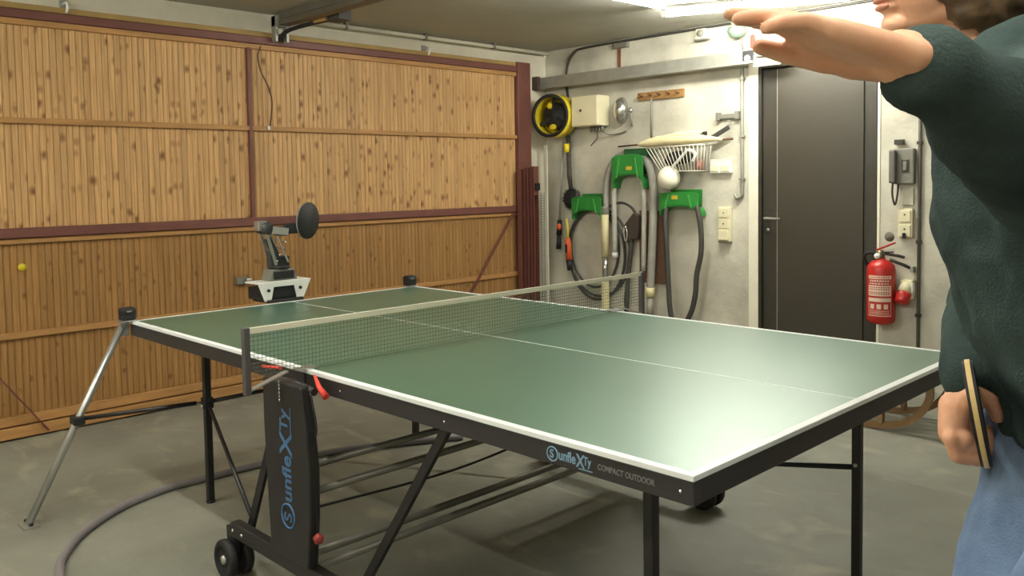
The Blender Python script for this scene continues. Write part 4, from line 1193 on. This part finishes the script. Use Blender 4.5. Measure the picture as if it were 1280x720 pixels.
for y, lab in ((0.22, 'small white hook over the garage door far from the opener rail'), (2.75, 'small white hook on the lintel under the ceiling conduit')):
    t = thing('lintel_hook', (XD, y, 2.25), lab, 'hook', 'hooks on the lintel')
    MB().tube(smooth_pts([(XD - 0.019, y, 2.325), (XD + 0.04, y, 2.32), (XD + 0.05, y, 2.29), (XD + 0.035, y + 0.0, 2.272)], 5), 0.008, 8).build('hook', M_WHITE, t)
    MB().b2((XD - 0.0195, y - 0.02, 2.305), (XD - 0.008, y + 0.02, 2.345)).build('plate', M_GALV, t, 0.002)

# ------------------------------------------------------------------ toboggan
SX, SY, SA = 1.62, 3.10, radians(3)
M_SLED = mat('sled_wood', (124, 96, 62), 0.65, var=0.2, vscale=6)
sg = thing('toboggan', (SX, SY + 0.18, 0), 'wooden toboggan with curved runners standing on floor by the wall', 'sled')
Rz = Matrix.Rotation(SA, 3, 'Z')


def S(x, y, z):
    return Rz @ Vector((x, y, z)) + Vector((SX, SY, 0))


rp = [(-0.42, 0.035), (-0.3, 0.022), (-0.1, 0.018), (0.12, 0.018), (0.26, 0.028), (0.36, 0.060), (0.43, 0.12), (0.47, 0.20), (0.47, 0.27)]
for y in (0.0, 0.36):
    pts = smooth_pts([S(x, y, z) for x, z in rp], 5)
    rn = MB()
    for i in range(len(pts) - 1):
        rn.bar(pts[i], pts[i + 1] + (pts[i + 1] - pts[i]) * 0.08, 0.026, 0.034, Rz @ V(0, 1, 0).cross(pts[i + 1] - pts[i]) * -1)
    rn.build('runner', M_SLED, sg)
    for x in (-0.28, 0.0, 0.24):
        MB().bar(S(x, y, 0.03), S(x - 0.01, y + (0.03 if y == 0 else -0.03), 0.25), 0.045, 0.024, Rz @ V(1, 0, 0)).build('upright', M_SLED, sg, 0.003)
for x in (-0.28, 0.0, 0.24):
    MB().bar(S(x, -0.01, 0.235), S(x, 0.37, 0.235), 0.035, 0.03).build('crosspiece', M_SLED, sg, 0.003)
for k in range(5):
    y = 0.05 + k * 0.065
    MB().bar(S(-0.42, y, 0.262), S(0.46, y, 0.262), 0.042, 0.016).build('seat_slat', M_SLED, sg, 0.003)
MB().bar(S(0.455, -0.02, 0.255), S(0.455, 0.38, 0.255), 0.03, 0.025).build('front_bar', M_SLED, sg, 0.003)
MB().tube([S(0.0, 0.04, 0.2), S(0.12, 0.34, 0.06)], 0.006, 6).build('stay', M_RUBBER, sg)

# ------------------------------------------------------------------ the player
def blob(mb, name, m, parent, voxel, iters, noise_amp=0.0, noise_scale=8.0, fold=None, origin=None):
    """fuse overlapping closed shapes into one continuous surface"""
    tmp = mb.build('tmp_' + name, None, None, origin=(0, 0, 0))
    md = tmp.modifiers.new('r', 'REMESH')
    md.mode = 'VOXEL'
    md.voxel_size = voxel
    if iters:
        sm = tmp.modifiers.new('s', 'SMOOTH')
        sm.factor = 0.5
        sm.iterations = iters
    bpy.context.view_layer.update()
    dg = bpy.context.evaluated_depsgraph_get()
    me = bpy.data.meshes.new_from_object(tmp.evaluated_get(dg))
    bpy.data.objects.remove(tmp)
    if noise_amp > 0:
        nn = [q.normal.copy() for q in me.vertices]
        for q, nr in zip(me.vertices, nn):
            c = q.co
            a = noise.noise(Vector((c.x * noise_scale, c.y * noise_scale, c.z * noise_scale * (fold or 1))))
            b_ = noise.noise(Vector((c.x * noise_scale * 2.3 + 7, c.y * noise_scale * 2.3, c.z * noise_scale * 2.0)))
            q.co = c + nr * (noise_amp * ((1 - abs(a) * 2.2) * 0.8 + b_ * 0.35))
    me.polygons.foreach_set('use_smooth', [True] * len(me.polygons))
    o = Vector(origin) if parent is None else ORI[parent.name]
    for q in me.vertices:
        q.co -= o
    me.materials.clear()
    me.materials.append(m)
    me.name = name
    ob = bpy.data.objects.new(name, me)
    col.objects.link(ob)
    if parent is None:
        ob.location = o
    else:
        ob.parent = parent
    ORI[ob.name] = o.copy()
    return ob


FV = V(-0.69, -0.7235, 0).normalized()       # the way the player faces
LV = V(0.7235, -0.69, 0).normalized()        # the player's left
UV = V(0, 0, 1)
pelvis, waist, chest, neck, head = V(3.341, 0.204, 0.882), V(3.306, 0.181, 1.046), V(3.252, 0.152, 1.278), V(3.190, 0.095, 1.475), V(3.153, 0.060, 1.650)
ls, le, lw = V(3.304, -0.052, 1.437), V(3.392, -0.289, 1.321), V(3.315, -0.506, 1.425)
rs, re_, rw = V(3.158, 0.287, 1.412), V(3.137, 0.365, 1.134), V(3.153, 0.188, 0.977)
lh, rh = pelvis + LV * 0.095 - UV * 0.03, pelvis - LV * 0.095 - UV * 0.03
lk, rk = V(3.262, -0.032, 0.47), V(3.187, 0.128, 0.46)
la, ra = V(3.40, 0.07, 0.09), V(3.27, 0.25, 0.09)

bd = MB()
# trunk and limbs (thinner than the clothes over them)
bd.cap(pelvis, waist, 0.115, 0.105).cap(waist, chest, 0.105, 0.125).cap(chest, neck, 0.10, 0.055)
bd.cap(ls, rs, 0.06, 0.06)
bd.cap(neck, head - UV * 0.05 + FV * -0.01, 0.056, 0.058)
bd.cap(ls, le, 0.048, 0.040).cap(le, lw, 0.040, 0.028)
bd.cap(rs, re_, 0.048, 0.040).cap(re_, rw, 0.040, 0.027)
for h, k, a in ((lh, lk, la), (rh, rk, ra)):
    bd.cap(h, k, 0.078, 0.052).cap(k, a, 0.050, 0.036)
# head
HR = Matrix((FV, LV, UV)).transposed()


def hp3(f, l, u):
    return head + HR @ V(f, l, u)


bd.ell(hp3(-0.01, 0, 0.035), (0.098, 0.076, 0.092), HR, 24, 16)
bd.ell(hp3(0.035, 0, -0.03), (0.062, 0.060, 0.085), HR, 24, 16)
bd.cap(hp3(0.068, 0, -0.098), hp3(0.0, 0.045, -0.075), 0.020, 0.024).cap(hp3(0.068, 0, -0.098), hp3(0.0, -0.045, -0.075), 0.020, 0.024)
bd.ell(hp3(0.080, 0, -0.100), (0.020, 0.022, 0.018), HR)
bd.cap(hp3(0.092, 0, 0.020), hp3(0.116, 0, -0.028), 0.009, 0.013)
bd.ell(hp3(0.107, 0, -0.033), (0.012, 0.019, 0.010), HR)
bd.ell(hp3(0.094, 0, -0.062), (0.012, 0.024, 0.007), HR).ell(hp3(0.092, 0, -0.075), (0.012, 0.021, 0.008), HR)
bd.ell(hp3(0.078, 0, 0.032), (0.018, 0.055, 0.012), HR)
for s in (-1, 1):
    bd.ell(hp3(-0.005, 0.076 * s, -0.010), (0.022, 0.010, 0.032), HR)
    bd.ell(hp3(0.066, 0.040 * s, -0.025), (0.025, 0.022, 0.025), HR)
# left hand, open and pointing ahead, palm down
hd = (V(3.198, -0.630, 1.476) - lw).normalized()
n_ = (-1.0 * UV + 0.03 * V(-0.7235, 0.69, 0)).normalized()
n_ = (n_ - hd * n_.dot(hd)).normalized()
w_ = hd.cross(n_)
if w_.dot(V(-0.7235, 0.69, 0)) < 0:
    w_ = -w_
bd.cap(lw - hd * 0.01, lw + hd * 0.02, 0.028, 0.027)
for k, q in enumerate((-0.030, -0.010, 0.011, 0.031)):
    bd.cap(lw + hd * 0.015 + w_ * q * 0.62, lw + hd * 0.098 + w_ * q, 0.0175, 0.0125)
bd.cap(lw + hd * 0.02 + w_ * 0.02 + n_ * 0.006, lw + hd * 0.050 + w_ * 0.036 + n_ * 0.012, 0.0165, 0.014)
for k, (q, L1, bend) in enumerate(((-0.031, 0.066, 0.30), (-0.0105, 0.082, 0.16), (0.0105, 0.086, 0.06), (0.032, 0.078, 0.02))):
    p0 = lw + hd * (0.098 if 0 < k < 3 else 0.093) + w_ * q
    spread = w_ * q * -1.0
    d1 = (hd - n_ * 0.16 + n_ * bend * 0.4 + spread * 2).normalized()
    d2 = (hd + n_ * (bend + 0.05) + spread).normalized()
    d3 = (hd + n_ * (bend * 1.6 + 0.12)).normalized()
    a = p0 + d1 * L1 * 0.45
    b = a + d2 * L1 * 0.32
    c = b + d3 * L1 * 0.23
    bd.cap(p0, a, 0.0105, 0.0095).cap(a, b, 0.0095, 0.0085).cap(b, c, 0.0085, 0.0072)
t0 = lw + hd * 0.036 + w_ * 0.032 + n_ * 0.005
t1 = t0 + (hd * 0.90 + w_ * 0.24 + n_ * 0.20).normalized() * 0.042
t2 = t1 + (hd * 0.97 + w_ * 0.10 + n_ * 0.06).normalized() * 0.034
t3 = t2 + (hd * 1.0 + w_ * 0.02).normalized() * 0.027
bd.cap(t0, t1, 0.0165, 0.0125).cap(t1, t2, 0.0120, 0.0105).cap(t2, t3, 0.0105, 0.0085)
# right hand closed round the paddle handle
bd.cap(rw, V(3.138, 0.184, 0.935), 0.027, 0.026)
bd.cap(V(3.140, 0.160, 0.935), V(3.138, 0.150, 0.892), 0.026, 0.021).cap(V(3.140, 0.178, 0.930), V(3.138, 0.170, 0.884), 0.027, 0.021)
bd.cap(V(3.136, 0.196, 0.925), V(3.131, 0.191, 0.880), 0.024, 0.019).cap(V(3.131, 0.212, 0.920), V(3.125, 0.208, 0.880), 0.019, 0.016)
for base_, k in (((3.143, 0.128, 0.890), 0), ((3.138, 0.150, 0.884), 1), ((3.132, 0.171, 0.878), 2), ((3.126, 0.192, 0.874), 3)):
    b0 = V(*base_)
    r1 = V(0.69, 0.7235, 0)
    ln = (1.0, 1.06, 1.0, 0.86)[k]
    q = [b0, b0 + (r1 * 0.012 - UV * 0.030) * ln, b0 + (r1 * 0.043 - UV * 0.036) * ln, b0 + (r1 * 0.064 - UV * 0.012) * ln, b0 + (r1 * 0.060 + UV * 0.012) * ln]
    rad = [0.0125, 0.0120, 0.0112, 0.0103, 0.009]
    for i in range(4):
        bd.cap(q[i], q[i + 1], rad[i], rad[i + 1])
bd.cap(V(3.156, 0.146, 0.886), V(3.148, 0.195, 0.878), 0.017, 0.016).cap(V(3.166, 0.156, 0.874), V(3.158, 0.195, 0.868), 0.014, 0.013)
q = [V(3.146, 0.166, 0.950), V(3.168, 0.158, 0.965), V(3.190, 0.166, 0.953), V(3.201, 0.166, 0.928)]
for i, (a, b) in enumerate(((0.0185, 0.0155), (0.0150, 0.0135), (0.0130, 0.0105))):
    bd.cap(q[i], q[i + 1], a, b)
person = blob(bd, 'person', M_SKIN, None, 0.0036, 4, origin=(pelvis.x, pelvis.y, 0.0))
tag(person, 'person in dark green fleece and jeans raising one hand and holding a paddle', 'person')

# fleece
sw = MB()
sw.cap(pelvis + UV * 0.05, waist, 0.118, 0.120).cap(waist, chest, 0.122, 0.135)
for s in (-1, 1):
    sw.cap(pelvis + LV * 0.06 * s + UV * 0.04, chest + LV * 0.06 * s, 0.108, 0.115)
sw.cap(chest, neck - UV * 0.03, 0.13, 0.078)
sw.cap(ls + UV * 0.0, rs + UV * 0.0, 0.085, 0.085)
sw.cap(ls - LV * 0.02, le, 0.085, 0.075).cap(le, lw - (lw - le).normalized() * 0.016, 0.075, 0.036)
sw.cap(rs, re_, 0.070, 0.060).cap(re_, rw + V(0, 0, 0.012), 0.060, 0.043)
sweater = blob(sw, 'sweater', M_SWEAT, person, 0.008, 4, 0.015, 8.0, 1.1)
MB().lathe([(0.066, -0.02), (0.073, 0.0), (0.072, 0.03), (0.064, 0.035), (0.062, 0.0)], neck - UV * 0.012, (neck - chest).normalized() * 0.5 + UV * 0.5, 28, cap=False).build('collar', M_SWEAT, person)
# jeans
jn = MB()
jn.cap(lh + UV * 0.03, rh + UV * 0.03, 0.118, 0.118)
for h, k, a in ((lh, lk, la), (rh, rk, ra)):
    jn.cap(h, k, 0.108, 0.078).cap(k, a + UV * 0.02, 0.076, 0.062)
blob(jn, 'jeans', M_JEANS, person, 0.008, 3, 0.010, 10.0, 0.8)
for a, sd_ in ((la, 1), (ra, -1)):
    sh = MB()
    toe = V(a.x, a.y, 0.035) + FV * 0.16
    sh.cap(V(a.x, a.y, 0.05) - FV * 0.04, V(a.x, a.y, 0.045) + FV * 0.08, 0.044, 0.042).cap(V(a.x, a.y, 0.045) + FV * 0.06, toe, 0.042, 0.032).cap(V(a.x, a.y, 0.05), V(a.x, a.y, 0.10), 0.045, 0.045)
    for q in sh.v:
        q.z = max(q.z, 0.0)
    blob(sh, 'shoe', mat('shoe_grey', (70, 70, 74), 0.7, var=0.1), person, 0.006, 2)
# hair: cap of curly locks
hr = MB()
hr.ell(hp3(-0.030, 0, 0.052), (0.108, 0.094, 0.098), HR, 24, 16)
hr.ell(hp3(-0.070, 0, -0.03), (0.070, 0.086, 0.10), HR, 20, 14)
hr.ell(hp3(-0.075, 0, -0.085), (0.060, 0.080, 0.065), HR, 20, 14)
for s in (-1, 1):
    hr.ell(hp3(-0.018, 0.064 * s, -0.025), (0.070, 0.034, 0.095), HR, 20, 14)
hair = blob(hr, 'hair', M_HAIR, person, 0.007, 2, 0.012, 32.0, 1.0)
lk_ = MB()
for k in range(260):
    th, ph = random.uniform(0, 2 * pi), random.uniform(-0.7, 1.35)
    d = V(cos(ph) * cos(th), cos(ph) * sin(th), sin(ph))
    if d.x > 0.45 and d.z < 0.45:
        continue
    c = V(-0.035 + 0.108 * d.x, 0.094 * d.y, 0.04 + 0.10 * d.z)
    if d.z < 0:
        c.x -= 0.03 * -d.z
    pts = []
    ph0 = random.uniform(0, 6)
    for i in range(8):
        q = i / 7
        o = c + V(-0.02 * q, d.y * 0.010 * q, -0.055 * q)
        o += V(sin(ph0 + q * 6) * 0.009, cos(ph0 + q * 6) * 0.009, 0) + d * 0.006 * (1 - q)
        pts.append(hp3(*o))
    lk_.tube(pts, [0.007, 0.0085, 0.009, 0.0085, 0.008, 0.007, 0.005, 0.002], 6)
lk_.build('hair_locks', M_HAIR, person)
ey = MB()
for s in (-1, 1):
    e_ = MB().ell(hp3(0.080, 0.031 * s, 0.006), (0.012, 0.014, 0.009), HR, 14, 10).build('eye', M_WHITE, person)
    MB().ell(hp3(0.0895, 0.031 * s, 0.006), (0.004, 0.006, 0.006), HR, 12, 8).build('iris', M_HAIR, e_)
MB().ell(hp3(0.1015, 0, -0.063), (0.007, 0.023, 0.0055), HR, 16, 8).ell(hp3(0.0995, 0, -0.074), (0.007, 0.020, 0.006), HR, 16, 8).build('lips', M_LIPS, person)

# paddle
bc_, hn, hf = V(3.191, 0.096, 0.951), V(3.174, 0.134, 0.928), V(3.140, 0.255, 0.905)
pu = (V(3.175, 0.087, 1.052) - V(3.208, 0.105, 0.85)).normalized()
pv = (hf - hn)
pv = (pv - pu * pv.dot(pu)).normalized()
pnrm = pu.cross(pv).normalized()
pdl = thing('table_tennis_paddle', tuple(bc_ - UV * 0.1), 'table tennis paddle with pale wood edge and black rubber held in hand', 'paddle')
cc = bc_ - pv * 0.015


def blade_poly(r):
    return [((0.083 + r) * cos(a), (0.078 + r) * sin(a)) for a in [2 * pi * i / 36 for i in range(36)]]


MB().prism(blade_poly(0), cc - pnrm * 0.0035, pu, pv, pnrm * 0.007).build('blade', M_WOODBAT, pdl)
MB().prism(blade_poly(-0.002), cc + pnrm * 0.0036, pu, pv, pnrm * 0.004).build('rubber', M_RUBBER, pdl)
MB().prism(blade_poly(-0.002), cc - pnrm * 0.0036, pu, pv, pnrm * -0.004).build('rubber', M_RUBBER, pdl)
MB().prism([(-0.014, 0.06), (0.014, 0.06), (0.013, 0.10), (0.016, 0.165), (-0.016, 0.165), (-0.013, 0.10)], cc - pnrm * 0.011, pu, pv, pnrm * 0.022).build('handle', M_WOODBAT, pdl, 0.005)
